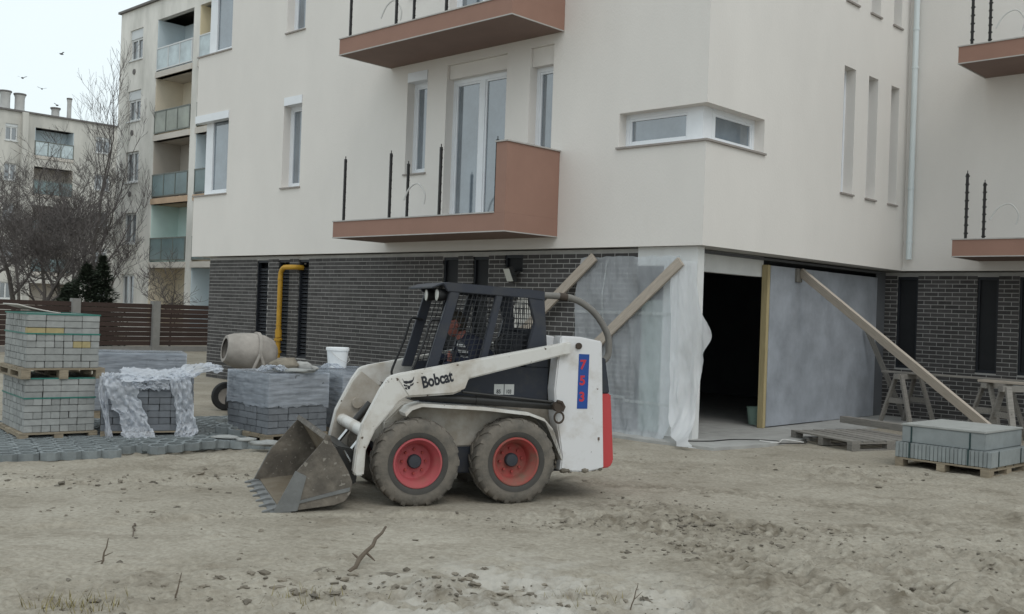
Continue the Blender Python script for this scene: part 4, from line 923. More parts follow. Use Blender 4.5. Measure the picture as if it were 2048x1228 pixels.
# cab
cab = MB().prism([(.66, 1.94), (.60, 1.952), (-.16, 1.920), (-.312, 1.906), (-.312, 1.884), (.66, 1.912)], -.395, .395).build('cab_roof', CB, LD, bevel=.006)
MB().prism([(.76, 1.905), (.662, 1.944), (.662, 1.930), (.76, 1.890)], -.43, .43).build('visor', CB, cab, bevel=.003)
for s in (-1, 1):
    y0, y1 = sorted((s * .40, s * .45))
    P_ = lambda nm, poly: MB().prism(poly, y0, y1).build(nm, CB, LD, bevel=.006)
    P_('roof_rail', [(.66, 1.938), (.60, 1.95), (-.16, 1.918), (-.315, 1.904), (-.315, 1.822), (-.14, 1.838), (.62, 1.868)])
    P_('cab_post', [(.595, 1.866), (.505, 1.861), (.70, 1.145), (.80, 1.145)])
    P_('cab_post', [(.160, 1.849), (.095, 1.846), (.240, 1.205), (.310, 1.205)])
    P_('cab_post', [(-.155, 1.836), (-.315, 1.820), (-.372, 1.205), (-.15, 1.205), (-.175, 1.43), (-.222, 1.62)])
    P_('cab_side', [(.80, 1.0), (.70, 1.06), (.66, 1.203), (-.372, 1.203), (-.372, .862), (.86, .862)])
    def screen(q0, q1, q2, q3, nu, nv):
        """quad: top-front, top-rear, bottom-rear, bottom-front"""
        w = MB(); q = [Vector((a, s * .425, b)) for a, b in (q0, q1, q2, q3)]
        for i in range(1, nu): t = i / nu; w.tube([q[0].lerp(q[1], t), q[3].lerp(q[2], t)], .0044, 4, False)
        for i in range(1, nv): t = i / nv; w.tube([q[0].lerp(q[3], t), q[1].lerp(q[2], t)], .0044, 4, False)
        w.build('side_screen', 'screen_wire', LD)
    screen((.50, 1.86), (.16, 1.848), (.305, 1.21), (.70, 1.15), 8, 13); screen((.095, 1.845), (-.155, 1.836), (-.16, 1.21), (.235, 1.21), 7, 13)
# rear window frame and mesh
w = MB()
for i in range(1, 14): y = -.40 + .8 * i / 14; w.tube([(-.318, y, 1.88), (-.345, y, 1.55)], .0044, 4, False)
for i in range(1, 7): z = 1.88 - .33 * i / 7; w.tube([(-.318 - .027 * i / 7, -.40, z), (-.318 - .027 * i / 7, .40, z)], .0044, 4, False)
w.build('rear_screen', 'screen_wire', LD)
MB().prism([(-.335, 1.55), (-.355, 1.55), (-.385, 1.20), (-.365, 1.20)], -.395, .395).build('rear_panel', CB, LD)
# lamps, handles, seat, controls
for y, x in ((.34, .655), (-.02, .655)):
    lm = MB().lathe([(0, -.05), (.045, -.05), (.058, .0), (.058, .03), (0, .03)], 18, 'x', o=(x, y, 1.835)).build('work_lamp', 'black_paint', LD, True)
    MB().lathe([(0, .031), (.052, .031), (.052, .036), (0, .040)], 18, 'x', o=(x, y, 1.835)).build('lamp_lens', 'lens', lm, True)
    MB().box(x - .015, x + .015, y - .012, y + .012, 1.885, 1.935).build('lamp_bracket', 'black_paint', lm)
for y in (.36, -.36):
    MB().tube(spl([(.62, y, 1.60), (.70, y, 1.612), (.745, y, 1.59), (.80, y, 1.40), (.895, y, 1.15), (.91, y, 1.08), (.88, y, 1.04), (.80, y, 1.05)], 5), .012, 8).build('grab_handle', 'black_paint', LD, True)
MB().box(-.30, .22, -.26, .26, 1.0, 1.12).build('seat_base', 'seat', LD, bevel=.03)
MB().prism([(-.18, 1.10), (-.06, 1.12), (-.12, 1.50), (-.22, 1.52)], -.25, .25).build('seat_back', 'seat', LD, bevel=.03)
for s in (-1, 1):
    lv = MB().tube([(.52, s * .27, 1.0), (.50, s * .27, 1.22)], .014, 8).build('control_lever', 'black_paint', LD, True)
    MB().lathe([(0, -.06), (.022, -.05), (.026, 0), (.02, .05), (0, .06)], 12, 'z', o=(.50, s * .27, 1.27)).build('grip', 'seat', lv, True)
MB().tube([(.06, .30, 1.16), (.10, .30, 1.42), (.02, .30, 1.50)], .02, 8).build('seat_bar', 'black_paint', LD, True)
# markings
def text_me(body, size, bold=.0):
    cu = bpy.data.curves.new('lettering', 'FONT'); cu.body = body; cu.size = size; cu.offset = bold; cu.extrude = .0008
    t = bpy.data.objects.new('lettering', cu); COL.objects.link(t); bpy.context.view_layer.update()
    me = bpy.data.meshes.new_from_object(t.evaluated_get(bpy.context.evaluated_depsgraph_get())); bpy.data.objects.remove(t); return me
def side_mtx(x, y, z, ang, sx=1.0, sy=1.0): return T(x, y, z) @ Matrix(((-math.cos(ang), math.sin(ang), 0, 0), (0, 0, 1, 0), (math.sin(ang), math.cos(ang), 0, 0), (0, 0, 0, 1))) @ Matrix.Diagonal((sx, sy, 1, 1))
obj('brand_lettering', text_me('Bobcat', .125, .0042), 'decal_black', LD, mtx=side_mtx(.882, .6852, 1.022, R(13.5), .80, 1.12))
em = MB()
for poly in ([(0, 1), (.16, .76), (.40, .74), (.52, .70), (.52, .52), (.30, .50), (.12, .62), (.10, .80)], [(1.05, 1.06), (.86, .76), (.66, .74), (.52, .70), (.52, .52), (.74, .50), (.92, .66), (.98, .80)],
             [(.10, .52), (.30, .40), (.40, .42), (.42, .28), (.22, .30), (.12, .36)], [(.94, .54), (.76, .42), (.64, .42), (.60, .28), (.80, .30), (.92, .38)], [(.38, .24), (.50, .36), (.64, .24), (.58, .06), (.44, .04)], [(.16, .22), (.34, .22), (.36, .02), (.20, .10)]):
    em.prism(poly, 0, .0016, 'z')
em.build('cat_head_emblem', 'decal_black', LD, mtx=side_mtx(1.055, .6848, 1.000, R(8), .105, .105))
MB().prism([(-.604, 1.342), (-.708, 1.340), (-.706, .840), (-.602, .840)], .616, .6185).build('number_stripe', 'decal_blue', LD)
for ch, z in (('7', 1.205), ('5', 1.06), ('3', .91)): obj('number_lettering', text_me(ch, .125, .004), 'decal_red', LD, mtx=side_mtx(-.617, .6192, z, 0, .95, .95))
for x, tx in ((.15, '85'), (.05, '103')):
    d_ = MB().box(x - .092, x, .4505, .4525, .95, 1.045).build('sound_label', 'decal_white', LD)
    obj('label_lettering', text_me(tx, .05, .001), 'decal_black', d_, mtx=side_mtx(x - .022 if tx == '85' else x - .014, .4534, .962, 0, .85 if tx == '85' else .7, 1))
# wheels
def tyre_me():
    mb = MB().lathe([(.205, -.105), (.235, -.125), (.30, -.135), (.345, -.128), (.368, -.105), (.374, -.06), (.376, 0), (.374, .06), (.368, .105), (.345, .128), (.30, .135), (.235, .125), (.205, .105)], 44, 'y')
    for i in range(20):
        for s in (-1, 1):
            a = 2 * math.pi * (i + (.5 if s > 0 else 0)) / 20; pts = []
            for (t, yv, r) in ((0, .008, .384), (.10, .06, .384), (.17, .108, .378), (.185, .128, .352)):
                pts.append((a + t, s * yv, r))
            for (a0, ya, ra), (a1, yb, rb) in zip(pts[:-1], pts[1:]):
                w_ = .055; v = []
                for (aa, y_, rr) in ((a0, ya, ra), (a1, yb, rb)):
                    for da in (-w_, w_):
                        for rr2 in (rr - .035, rr): v.append((rr2 * math.cos(aa + da), y_, rr2 * math.sin(aa + da)))
                mb.add(v, [(0, 1, 3, 2), (4, 6, 7, 5), (1, 5, 7, 3), (0, 4, 5, 1), (2, 3, 7, 6)])
    return mb
TM = tyre_me().build('tyre', 'tyre', None, True); TME = TM.data; bpy.data.objects.remove(TM)
RM = MB().lathe([(.222, .112), (.214, .124), (.203, .124), (.194, .108), (.176, .07), (.164, .055), (.160, .0), (.150, -.03), (.12, -.035), (.06, -.025), (0, -.025)], 40, 'y').lathe([(.222, .112), (.20, -.11)], 40, 'y')
RM = RM.build('rim', 'rim_red', None, True); RME = RM.data; bpy.data.objects.remove(RM)
HM = MB().lathe([(.062, .0), (.062, .03), (.052, .042), (.03, .045), (0, .045)], 24, 'y').build('hub', 'hub', None, True); HME = HM.data; bpy.data.objects.remove(HM)
NM = MB().lathe([(0, .025), (.012, .025), (.014, .0), (0, 0)], 6, 'y').build('wheel_nut', 'rim_dirty', None); NME = NM.data; bpy.data.objects.remove(NM)
BM_ = MB().lathe([(.221, .119), (.232, .1265), (.252, .1305), (.268, .1325), (.268, .128), (.221, .112)], 44, 'y', closed=True).build('bead_ring', 'bead', None, True); BME = BM_.data; bpy.data.objects.remove(BM_)
RME2 = RME.copy(); RME2.materials.clear(); RME2.materials.append(MATS['rim_dirty'])
for i, (x, s) in enumerate(((.90, 1), (0, 1), (.90, -1), (0, -1))):
    w = obj('wheel', TME, None, LD); w.matrix_local = T(x, s * .565, .372) @ Rz(0 if s > 0 else math.pi) @ Matrix.Rotation(R(i * 7), 4, 'Y')
    rim = obj('rim', RME if i % 2 == 0 else RME2, None, w); obj('hub', HME, None, w).location.y = -.026
    obj('bead_ring', BME, None, w)
    for k in range(8): n_ = obj('wheel_nut', NME, None, w); n_.location = (.105 * math.cos(k * R(45)), -.036, .105 * math.sin(k * R(45)))
# bucket
def plate(poly, y0, y1): return MB().prism(poly, y0, y1)
def offset_path(path, t):
    o = []
    for i, p in enumerate(path):
        a = Vector(path[max(i - 1, 0)]); b = Vector(path[min(i + 1, len(path) - 1)]); d = (b - a).normalized(); o.append((p[0] + d.y * t, p[1] - d.x * t))
    return o
bp_ = [(1.70, .625), (1.62, .50), (1.52, .325), (1.485, .24), (1.495, .15), (1.54, .085), (1.62, .058), (1.85, .034), (2.06, .012)]
bk_ = MB().prism(bp_ + offset_path(bp_, -.018)[::-1], -.755, .755).build('bucket', 'bucket_inner', LD)
ob = offset_path(bp_, .006); MB().prism(ob + bp_[::-1], -.756, .756).build('bucket_back', 'bucket_steel', bk_)
sidep = [(1.70, .625), (1.62, .50), (1.52, .325), (1.485, .24), (1.495, .15), (1.54, .085), (1.62, .055), (2.06, .006), (2.115, .02), (1.965, .315)]
for s in (-1, 1):
    sp_ = MB().prism(sidep, *sorted((s * .757, s * .778))).build('side_plate', 'bucket_steel', bk_, bevel=.003)
    MB().prism([(2.125, .004), (1.93, .018), (1.865, .30), (1.955, .345)], *sorted((s * .779, s * .795))).build('wear_plate', 'bucket_edge', sp_, bevel=.003)
    MB().prism([(1.50, .20), (1.92, .10), (1.92, .075), (1.505, .165)], *sorted((s * .779, s * .788))).build('weld_strip', 'bucket_edge', sp_, bevel=.003)
MB().prism([(1.98, .002), (2.145, .0), (2.15, .012), (1.98, .032)], -.79, .79).build('cutting_edge', 'bucket_edge', bk_, bevel=.003)
MB().prism([(1.67, .615), (1.715, .64), (1.735, .60), (1.69, .575)], -.778, .778).build('top_lip', 'bucket_steel', bk_, bevel=.004)
for i in range(7):
    y = -.72 + i * .24
    MB().prism([(2.07, .030), (2.12, .034), (2.205, .012), (2.205, .002), (2.07, -.004)], y - .026, y + .026).build('tooth', 'bucket_edge', bk_, bevel=.004)

# ------------------------------------------------------------------ the driver
PS = thing('person', 'driver in dark jacket and striped shirt sitting behind the cab mesh, looking ahead', 'person', (LOX, LOY, 0), LRZ)
def skin_mesh(name, verts, edges, radii, m, parent, sub=2):
    me = bpy.data.meshes.new(name); me.from_pydata(verts, edges, []); o = obj(name, me, m, parent)
    sk = o.modifiers.new('skin', 'SKIN'); sk.use_smooth_shade = True
    for i, r in enumerate(radii):
        d = me.skin_vertices[0].data[i]; d.radius = r if isinstance(r, tuple) else (r, r)
    me.skin_vertices[0].data[0].use_root = True
    ss = o.modifiers.new('sub', 'SUBSURF'); ss.levels = sub; ss.render_levels = sub
    return o
v = [(.05, 0, 1.17), (.14, 0, 1.28), (.22, 0, 1.38), (.28, 0, 1.43), (.325, 0, 1.465), (.345, 0, 1.49),                       # pelvis .. neck
     (.25, .16, 1.40), (.30, .25, 1.22), (.44, .26, 1.24), (.49, .262, 1.26),                                             # near arm
     (.25, -.16, 1.40), (.30, -.25, 1.22), (.44, -.26, 1.24), (.49, -.262, 1.26),                                           # far arm
     (.05, .10, 1.16), (.45, .13, 1.17), (.52, .13, .82), (.60, .13, .79), (.05, -.10, 1.16), (.45, -.13, 1.17), (.52, -.13, .82), (.60, -.13, .79)]
e = [(0, 1), (1, 2), (2, 3), (3, 4), (4, 5), (3, 6), (6, 7), (7, 8), (8, 9), (3, 10), (10, 11), (11, 12), (12, 13), (0, 14), (14, 15), (15, 16), (16, 17), (0, 18), (18, 19), (19, 20), (20, 21)]
rad = [(.15, .12), (.15, .115), (.165, .115), (.12, .09), .055, .052, .07, .052, .04, .035, .07, .052, .04, .035, .09, .065, .05, .045, .09, .065, .05, .045]
skin_mesh('body', v, e, rad, 'jacket', PS)
# head: shaped skull with brow, nose, lips, chin, ears
hd = bmesh.new(); bmesh.ops.create_uvsphere(hd, u_segments=32, v_segments=24, radius=1)
for q in hd.verts:
    c = q.co.copy(); x, y, z = c.x * .098, c.y * .076, c.z * .122
    if c.z < 0: x *= 1 - .18 * (-c.z) ** 1.5 * (c.x < 0); y *= 1 + .26 * c.z
    if c.x > .3 and abs(c.y) < .45:
        k = math.exp(-(c.y / .16) ** 2)
        x += .026 * k * math.exp(-((c.z + .20) / .17) ** 2) + .010 * math.exp(-((c.z - .16) / .10) ** 2) + .009 * k * math.exp(-((c.z + .52) / .07) ** 2) + .016 * k * math.exp(-((c.z + .85) / .16) ** 2)
        x -= .010 * math.exp(-((c.z - .0) / .10) ** 2) * math.exp(-((abs(c.y) - .34) / .14) ** 2) * 1.4
    q.co = (x, y, z)
hm = bpy.data.meshes.new('head'); hd.to_mesh(hm); hd.free()
HMX = T(.405, 0, 1.575) @ Matrix.Rotation(R(10), 4, 'Y')
ho = obj('head', hm, 'skin', PS, 'all', HMX)
for s in (-1, 1):
    MB().lathe([(0, -.012), (.020, -.008), (.026, .0), (.018, .010), (0, .006)], 14, 'y', o=(-.008, s * .074, -.008)).build('ear', 'skin', ho, True)
    MB().lathe([(0, -.011), (.008, -.008), (.011, 0), (.008, .008), (0, .011)], 10, 'z', o=(.082, s * .030, .004)).build('eye', 'hair', ho, True)
hr = bmesh.new(); bmesh.ops.create_uvsphere(hr, u_segments=28, v_segments=20, radius=1)
for q in list(hr.verts):
    c = q.co
    if c.z < .30 * (1 if c.x > -.15 else -1.4) or (c.x > .55 and c.z < .5): pass
    q.co = (c.x * .106 - .006, c.y * .084, c.z * .128 + .004)
for f in [f for f in hr.faces if f.calc_center_median().z < (.040 if f.calc_center_median().x > -.01 else -.07)]: hr.faces.remove(f)
hrm = bpy.data.meshes.new('hair'); hr.to_mesh(hrm); hr.free(); ho2 = obj('hair', hrm, 'hair', ho, 'all'); sm = ho2.modifiers.new('t', 'SOLIDIFY'); sm.thickness = .012
MB().tube([(.33, 0, 1.455), (.355, 0, 1.50), (.38, 0, 1.545)], [.058, .052, .052], 16).build('neck', 'skin', PS, True)
# striped shirt front and scarf
mt = bpy.data.materials.new('striped_knit'); mt.use_nodes = True; n = mt.node_tree.nodes; l = mt.node_tree.links.new
t_ = n.new('ShaderNodeTexCoord'); wv = n.new('ShaderNodeTexWave'); wv.bands_direction = 'Z'; wv.inputs['Scale'].default_value = 5.6; wv.inputs['Distortion'].default_value = .6
rp = n.new('ShaderNodeValToRGB'); rp.color_ramp.interpolation = 'CONSTANT'; rp.color_ramp.elements[0].color = (.02, .022, .03, 1); rp.color_ramp.elements[1].position = .55; rp.color_ramp.elements[1].color = (.50, .50, .50, 1)
l(t_.outputs['Object'], wv.inputs['Vector']); l(wv.outputs['Fac'], rp.inputs['Fac']); l(rp.outputs[0], n['Principled BSDF'].inputs['Base Color']); MATS['striped_knit'] = mt
skin_mesh('shirt', [(.16, 0, 1.20), (.24, 0, 1.32), (.29, 0, 1.39), (.335, 0, 1.45)], [(0, 1), (1, 2), (2, 3)], [(.15, .12), (.155, .12), (.13, .10), (.075, .075)], 'striped_knit', PS)
# hands closed on the levers: palm, four fingers, thumb
for s in (-1, 1):
    vs = [(.475, s * .262, 1.262), (.515, s * .262, 1.272)]; es = [(0, 1)]; rs = [(.028, .022), (.034, .02)]
    for k, (dz, ln) in enumerate(((.030, .030), (.010, .034), (-.010, .032), (-.028, .026))):
        b0 = len(vs); vs += [(.528, s * .262, 1.272 + dz), (.545, s * (.262 + .012), 1.272 + dz), (.540, s * (.262 + .012 + ln), 1.270 + dz), (.515, s * (.262 + .010 + ln), 1.268 + dz)]
        es += [(1, b0), (b0, b0 + 1), (b0 + 1, b0 + 2), (b0 + 2, b0 + 3)]; rs += [.010, .0095, .009, .0075]
    b0 = len(vs); vs += [(.500, s * .245, 1.295), (.520, s * .250, 1.318), (.535, s * .270, 1.322)]; es += [(0, b0), (b0, b0 + 1), (b0 + 1, b0 + 2)]; rs += [.012, .011, .009]
    skin_mesh('hand', vs, es, rs, 'skin', PS, 1)

# ------------------------------------------------------------------ old housing blocks
OB = thing('old_apartment_block', 'old beige five storey block with loggias beyond the fence', 'building', WP(-38.8, 9.8, 0), RZ)
FO = lambda u, z, d: (u, d, z)
def qb(fn, ua, ub, za, zb, da, db, mb=None):
    mb = mb or MB(); c = [fn(u, z, d) for d in (da, db) for z in (za, zb) for u in (ua, ub)]
    return mb.add(c, [(0, 1, 3, 2), (4, 6, 7, 5), (0, 4, 5, 1), (2, 3, 7, 6), (0, 2, 6, 4), (1, 5, 7, 3)])
def old_window(root, fn, ua, ub, za, zb, shut, mull=True):
    f = MB(); q = .09; z2 = zb - shut
    for a, b, c, d in ((ua, ua + q, za, z2), (ub - q, ub, za, z2), (ua + q, ub - q, za, za + q), (ua + q, ub - q, z2 - q, z2)): qb(fn, a, b, c, d, .10, .20, f)
    if mull: qb(fn, (ua + ub) / 2 - .05, (ua + ub) / 2 + .05, za + q, z2 - q, .10, .20, f)
    w = f.build('window', 'old_frame', root)
    qb(fn, ua + q, ub - q, za + q, z2 - q, .15, .17).build('pane', 'glass_old', w)
    if shut: qb(fn, ua, ub, z2, zb, .06, .2).build('shutter', 'shutter', w)
    qb(fn, ua - .05, ub + .05, za - .06, za - .005, -.06, .1).build('sill', 'old_frame', w)
holes = []; LG = [(3.55, 6.72), (7.22, 10.4), (14.0, 17.2)]; WN = [(.95, 2.2), (11.5, 12.8)]
for k in range(5):
    z = 2.8 * k
    for a, b in LG: holes.append((a, b, z + .55, z + 2.9 if k == 4 else z + 3.1))
    for a, b in WN: holes.append((a, b, z + 1.42, z + 2.82))
mb = MB(); sheet(mb, FO, 0, 22, 0, 14.95, holes, .25)
for a, b, c, d in [((0, 0), (0, 12), 0, 14.95), ((22, 12), (22, 0), 0, 14.95), ((22, 12), (0, 12), 0, 14.95)]: mb.add([(*a, c), (*b, c), (*b, d), (*a, d)], [(0, 1, 2, 3)])
mb.add([(0, 0, 14.95), (22, 0, 14.95), (22, 12, 14.95), (0, 12, 14.95)], [(0, 1, 2, 3)]); mb.build('wall', 'old_wall', OB, fix=False)
MB().box(-.12, 22.1, -.12, 12.1, 14.952, 15.05).build('roof', 'roof_edge', OB)
kinds = ['loggia_beige', 'loggia_mint', 'loggia_dark', 'loggia_beige', 'loggia_blue']; gl = ['rail_glass_olive', 'rail_glass_teal', 'rail_glass_teal', 'rail_glass_olive', 'rail_glass_blue']
for j, (a, b) in enumerate(LG):
    for k in range(5):
        z = 2.8 * k; zt = z + 2.9 if k == 4 else z + 3.1; mm = kinds[k] if j == 0 else ('loggia_yellow' if k == 4 else ('loggia_blue' if k == 0 else kinds[(k + 2) % 5]))
        lg = qb(FO, a, b, z + .30, z + .55, -.06, 1.3).build('loggia', 'slab_rust' if k == 2 else 'loggia_slab', OB)
        r_ = MB(); qb(FO, a, a + .03, z + .552, zt - .002, .02, 1.3, r_); qb(FO, b - .03, b, z + .552, zt - .002, .02, 1.3, r_); qb(FO, a + .03, b - .03, z + .552, zt - .002, 1.3, 1.34, r_); r_.build('loggia_wall', mm, lg)
        dr = qb(FO, a + 1.7, a + 2.6, z + .56, z + 2.6, 1.24, 1.295).build('balcony_door', 'old_frame', lg)
        qb(FO, a + 1.8, a + 2.5, z + .66, z + 2.5, 1.22, 1.238).build('pane', 'glass_old', lg)
        if k == 0: continue
        f = MB(); qb(FO, a + .02, b - .02, z + 1.56, z + 1.62, -.03, .02, f); qb(FO, a + .02, b - .02, z + .62, z + .67, -.03, .02, f)
        for t in (0, 1 / 3, 2 / 3, 1): x = a + .04 + (b - a - .12) * t; qb(FO, x, x + .04, z + .672, z + 1.558, -.03, .02, f)
        f.build('railing', 'rail_frame' if k < 4 else 'old_frame', lg)
        for t in range(3): x0 = a + .085 + (b - a - .12) * t / 3; qb(FO, x0, x0 + (b - a - .12) / 3 - .05, z + .675, z + 1.555, -.012, .0).build('rail_panel', gl[k], lg)
for (a, b) in WN:
    for k in range(5):
        old_window(OB, FO, a, b, 2.8 * k + 1.42, 2.8 * k + 2.82, .42 if k >= 3 else 0)
        if k: MB().lathe([(0, 0), (.13, 0), (.13, -.03), (.10, -.035), (0, -.03)], 14, 'y', o=((a + b) / 2 - .1, -.002, 2.8 * k + .88)).build('vent', 'roof_edge', OB)

FB = thing('far_apartment_block', 'farther beige block with roof chimneys behind the bare trees', 'building', WP(-68.3, 4, 0), RZ)
FF = lambda u, z, d: (-d, u, z)       # u along site y, front face towards +x
FB_off = 4.0
LG2 = [(3.2, 6.4), (13.5, 16.3), (23.2, 26.2)]; WN2 = [(.8, 2.0), (7.6, 8.8), (11.45, 12.3), (17.95, 19.15), (21, 22.2), (27.5, 28.7)]
holes = []
for k in range(5):
    z = 2.8 * k
    for a, b in LG2: holes.append((a, b, z + .6, z + 2.6))
    for a, b in WN2: holes.append((a, b, z + 1.4, z + 2.6))
mb = MB(); sheet(mb, FF, 0, 34, 0, 14.7, holes, .25)
mb.add([(0, 0, 0), (-12, 0, 0), (-12, 0, 14.7), (0, 0, 14.7)], [(0, 1, 2, 3)]); mb.add([(0, 34, 0), (-12, 34, 0), (-12, 34, 14.7), (0, 34, 14.7)], [(0, 1, 2, 3)]); mb.add([(-12, 0, 0), (-12, 34, 0), (-12, 34, 14.7), (-12, 0, 14.7)], [(0, 1, 2, 3)])
mb.build('wall', 'old_wall2', FB, fix=False)
MB().box(-12.1, .15, -.1, 34.1, 14.702, 14.82).build('roof', 'roof_edge', FB)
qb(FF, 12.5, 12.9, 0, 14.7, -.35, -.002).build('pilaster', 'old_wall2', FB)
for (a, b) in WN2:
    for k in range(5): old_window(FB, FF, a, b, 2.8 * k + 1.4, 2.8 * k + 2.6, .2 if (k * 7 + int(a)) % 3 == 0 else 0)
for (a, b) in LG2:
    for k in range(5):
        z = 2.8 * k; lg = qb(FF, a, b, z + .38, z + .6, -.05, 1.2).build('loggia', 'loggia_slab', FB)
        r_ = MB(); qb(FF, a, a + .03, z + .602, z + 2.598, .02, 1.2, r_); qb(FF, b - .03, b, z + .602, z + 2.598, .02, 1.2, r_); qb(FF, a + .03, b - .03, z + .602, z + 2.598, 1.2, 1.24, r_); r_.build('loggia_wall', 'loggia_blue' if k == 4 else 'loggia_dark', lg)
        if k:
            f = MB(); qb(FF, a, b, z + 1.58, z + 1.66, -.05, 0, f)
            for t in (0, 1 / 3, 2 / 3, 1): x = a + (b - a - .06) * t; qb(FF, x, x + .06, z + .602, z + 1.578, -.05, 0, f)
            f.build('railing', 'rail_frame', lg)
            for t in range(3): x0 = a + .07 + (b - a - .06) * t / 3; qb(FF, x0, x0 + (b - a - .06) / 3 - .07, z + .65, z + 1.57, -.03, -.01).build('rail_panel', 'rail_glass_blue' if k == 4 else 'rail_glass_teal', lg)
for u, r, hh in ((11.65, .36, 1.25), (12.65, .36, 1.2), (15.2, .30, .62), (16.2, .17, 1.5)):
    c_ = MB().lathe([(r * 1.05, 0), (r * .92, hh * .2), (r * .92, hh * .85), (r * 1.1, hh), (0, hh)], 10, o=(-.8, u, 14.82)).build('chimney', 'chimney', FB, True)
    MB().lathe([(0, 0), (r * 1.2, 0), (r * 1.2, .1), (0, .14)], 10, o=(-.8, u, 14.82 + hh + .02)).build('chimney_cap', 'roof_edge', c_)

# ------------------------------------------------------------------ trees and shrubs
def pxp(px, d): return ((px - 1024) / FPX * d, d)
def bare_tree(name, label, px, d, h, seed, spread=.55, lean=0, levels=5, twigs=3, base_h=.28, r0=None, group='bare trees beyond the fence'):
    rr = random.Random(seed); x, y = pxp(px, d); t = thing(name, label, 'tree', (x, y, -.05), rr.uniform(0, 6), group)
    tk, cr_ = MB(), MB()
    def grow(p, dr, ln, r, lv, mb):
        n = 4 if lv < 3 else 3; pts = [p]; rs = [r]; q = p; dd = dr.copy()
        for i in range(n):
            dd = (dd + Vector((rr.gauss(0, .13), rr.gauss(0, .13), rr.gauss(0, .08) + .05))).normalized(); q = q + dd * ln / n; pts.append(q); rs.append(max(.0055, r * (1 - .55 * (i + 1) / n)))
        mb.tube(pts, rs, 6 if lv == 0 else (4 if lv < 3 else 3), False)
        if lv >= levels: return
        k = (5 if lv == 0 else twigs) + rr.randint(0, 1)
        for i in range(k):
            s = rr.uniform(.35 if lv else base_h + .1, 1.0); a = min(int(s * n), n - 1); bp = pts[a].lerp(pts[a + 1], s * n - a) if a < n else pts[-1]
            ax = Vector((rr.gauss(0, 1), rr.gauss(0, 1), rr.gauss(0, .35))).normalized(); nd = (dd * (1 - spread) + ax * spread * 1.25 + Vector((0, 0, .22))).normalized()
            grow(bp, nd, ln * rr.uniform(.50, .72) * (1.0 if lv else .78), max(.007, rs[a] * rr.uniform(.42, .62)), lv + 1, cr_)
        grow(pts[-1], (dd + Vector((rr.gauss(0, .2), rr.gauss(0, .2), .1))).normalized(), ln * .62, rs[-1], lv + 1, cr_ if lv else mb)
    grow(Vector((0, 0, 0)), Vector((lean, 0, 1)).normalized(), h * .46, r0 or h * .016, 0, tk)
    tk.build('trunk', 'bark', t, True, fix=False); cr_.build('crown', 'twig', t, fix=False)
    return t
bare_tree('bare_tree', 'tallest bare tree, slim with a top above the far roof', 170, 45, 12.2, 9, .36, .0, 5, 2, r0=.12)
bare_tree('bare_tree', 'bare tree rising left of the tallest one before the far block', 148, 46, 9.4, 5, .5, 0, 5, 3, r0=.10)
bare_tree('bare_tree', 'spreading bare tree before the middle of the far block', 88, 44, 8.6, 8, .54, -.05, 5, 3, r0=.11)
bare_tree('bare_tree', 'crooked bare fruit tree behind the paver stacks', 62, 37, 6.2, 11, .66, -.05, 5, 3, r0=.10)
bare_tree('bare_tree', 'bare tree with leaning trunk near the left picture edge', 38, 38, 7.2, 14, .62, -.12, 5, 3, r0=.12)
bare_tree('bare_tree', 'bare tree at the left picture edge before the far block', -12, 40, 8.8, 17, .6, .05, 5, 3)
bare_tree('bare_tree', 'low bare tree before the dark evergreen shrub', 118, 40, 6.4, 21, .62, 0, 5, 3, r0=.09)
bare_tree('bare_tree', 'dense bare tree between the tallest one and the far block', 135, 52, 9.0, 31, .6, 0, 5, 3, r0=.10)
bare_tree('bare_tree', 'dense low bare tree before the far block windows', 30, 50, 9.2, 33, .6, 0, 5, 3, r0=.10)
bare_tree('bare_shrub', 'small bare tree before the ground floor loggia of the old block', 342, 38, 3.8, 23, .6, 0, 4, 3, r0=.045)
bare_tree('bare_tree', 'thin bare tree beside the corner of the old block', 212, 41, 5.8, 27, .5, .02, 5, 2, r0=.06)
def conifer(label, px, d, h, w, seed):
    rr = random.Random(seed); x, y = pxp(px, d); t = thing('evergreen_shrub', label, 'shrub', (x, y, -.05), 0, 'evergreen shrubs beyond the fence'); f = MB()
    MB().tube([(0, 0, 0), (.02, 0, h * .5), (0, .02, h * .92)], [.07, .05, .015], 7).build('trunk', 'bark', t, True)
    for i in range(5200):
        z = h * (rr.random() ** .8); rad = w * (1 - (z / h) ** 1.6) * (.35 + .75 * rr.random()) * (1 + .28 * math.sin(z * 5 + seed + 2 * math.sin(3 * z))); a = rr.uniform(0, 6.283)
        p = Vector((rad * math.cos(a), rad * math.sin(a), z)); o_ = Vector((math.cos(a), math.sin(a), rr.uniform(-.3, .8))).normalized() * rr.uniform(.08, .2); s_ = Vector((-math.sin(a), math.cos(a), rr.uniform(-.5, .5))) * rr.uniform(.02, .05)
        f.add([p - s_, p + s_, p + o_], [(0, 1, 2)])
    f.build('crown', 'conifer', t, fix=False)
conifer('dark evergreen shrub before the corner of the old block', 172, 36, 2.9, 1.25, 3)
conifer('lower dark evergreen shrub left of the taller one', 138, 36.5, 2.2, 1.1, 4)
conifer('dark evergreen shrub nearest the old block corner', 203, 36, 3.2, .7, 6)

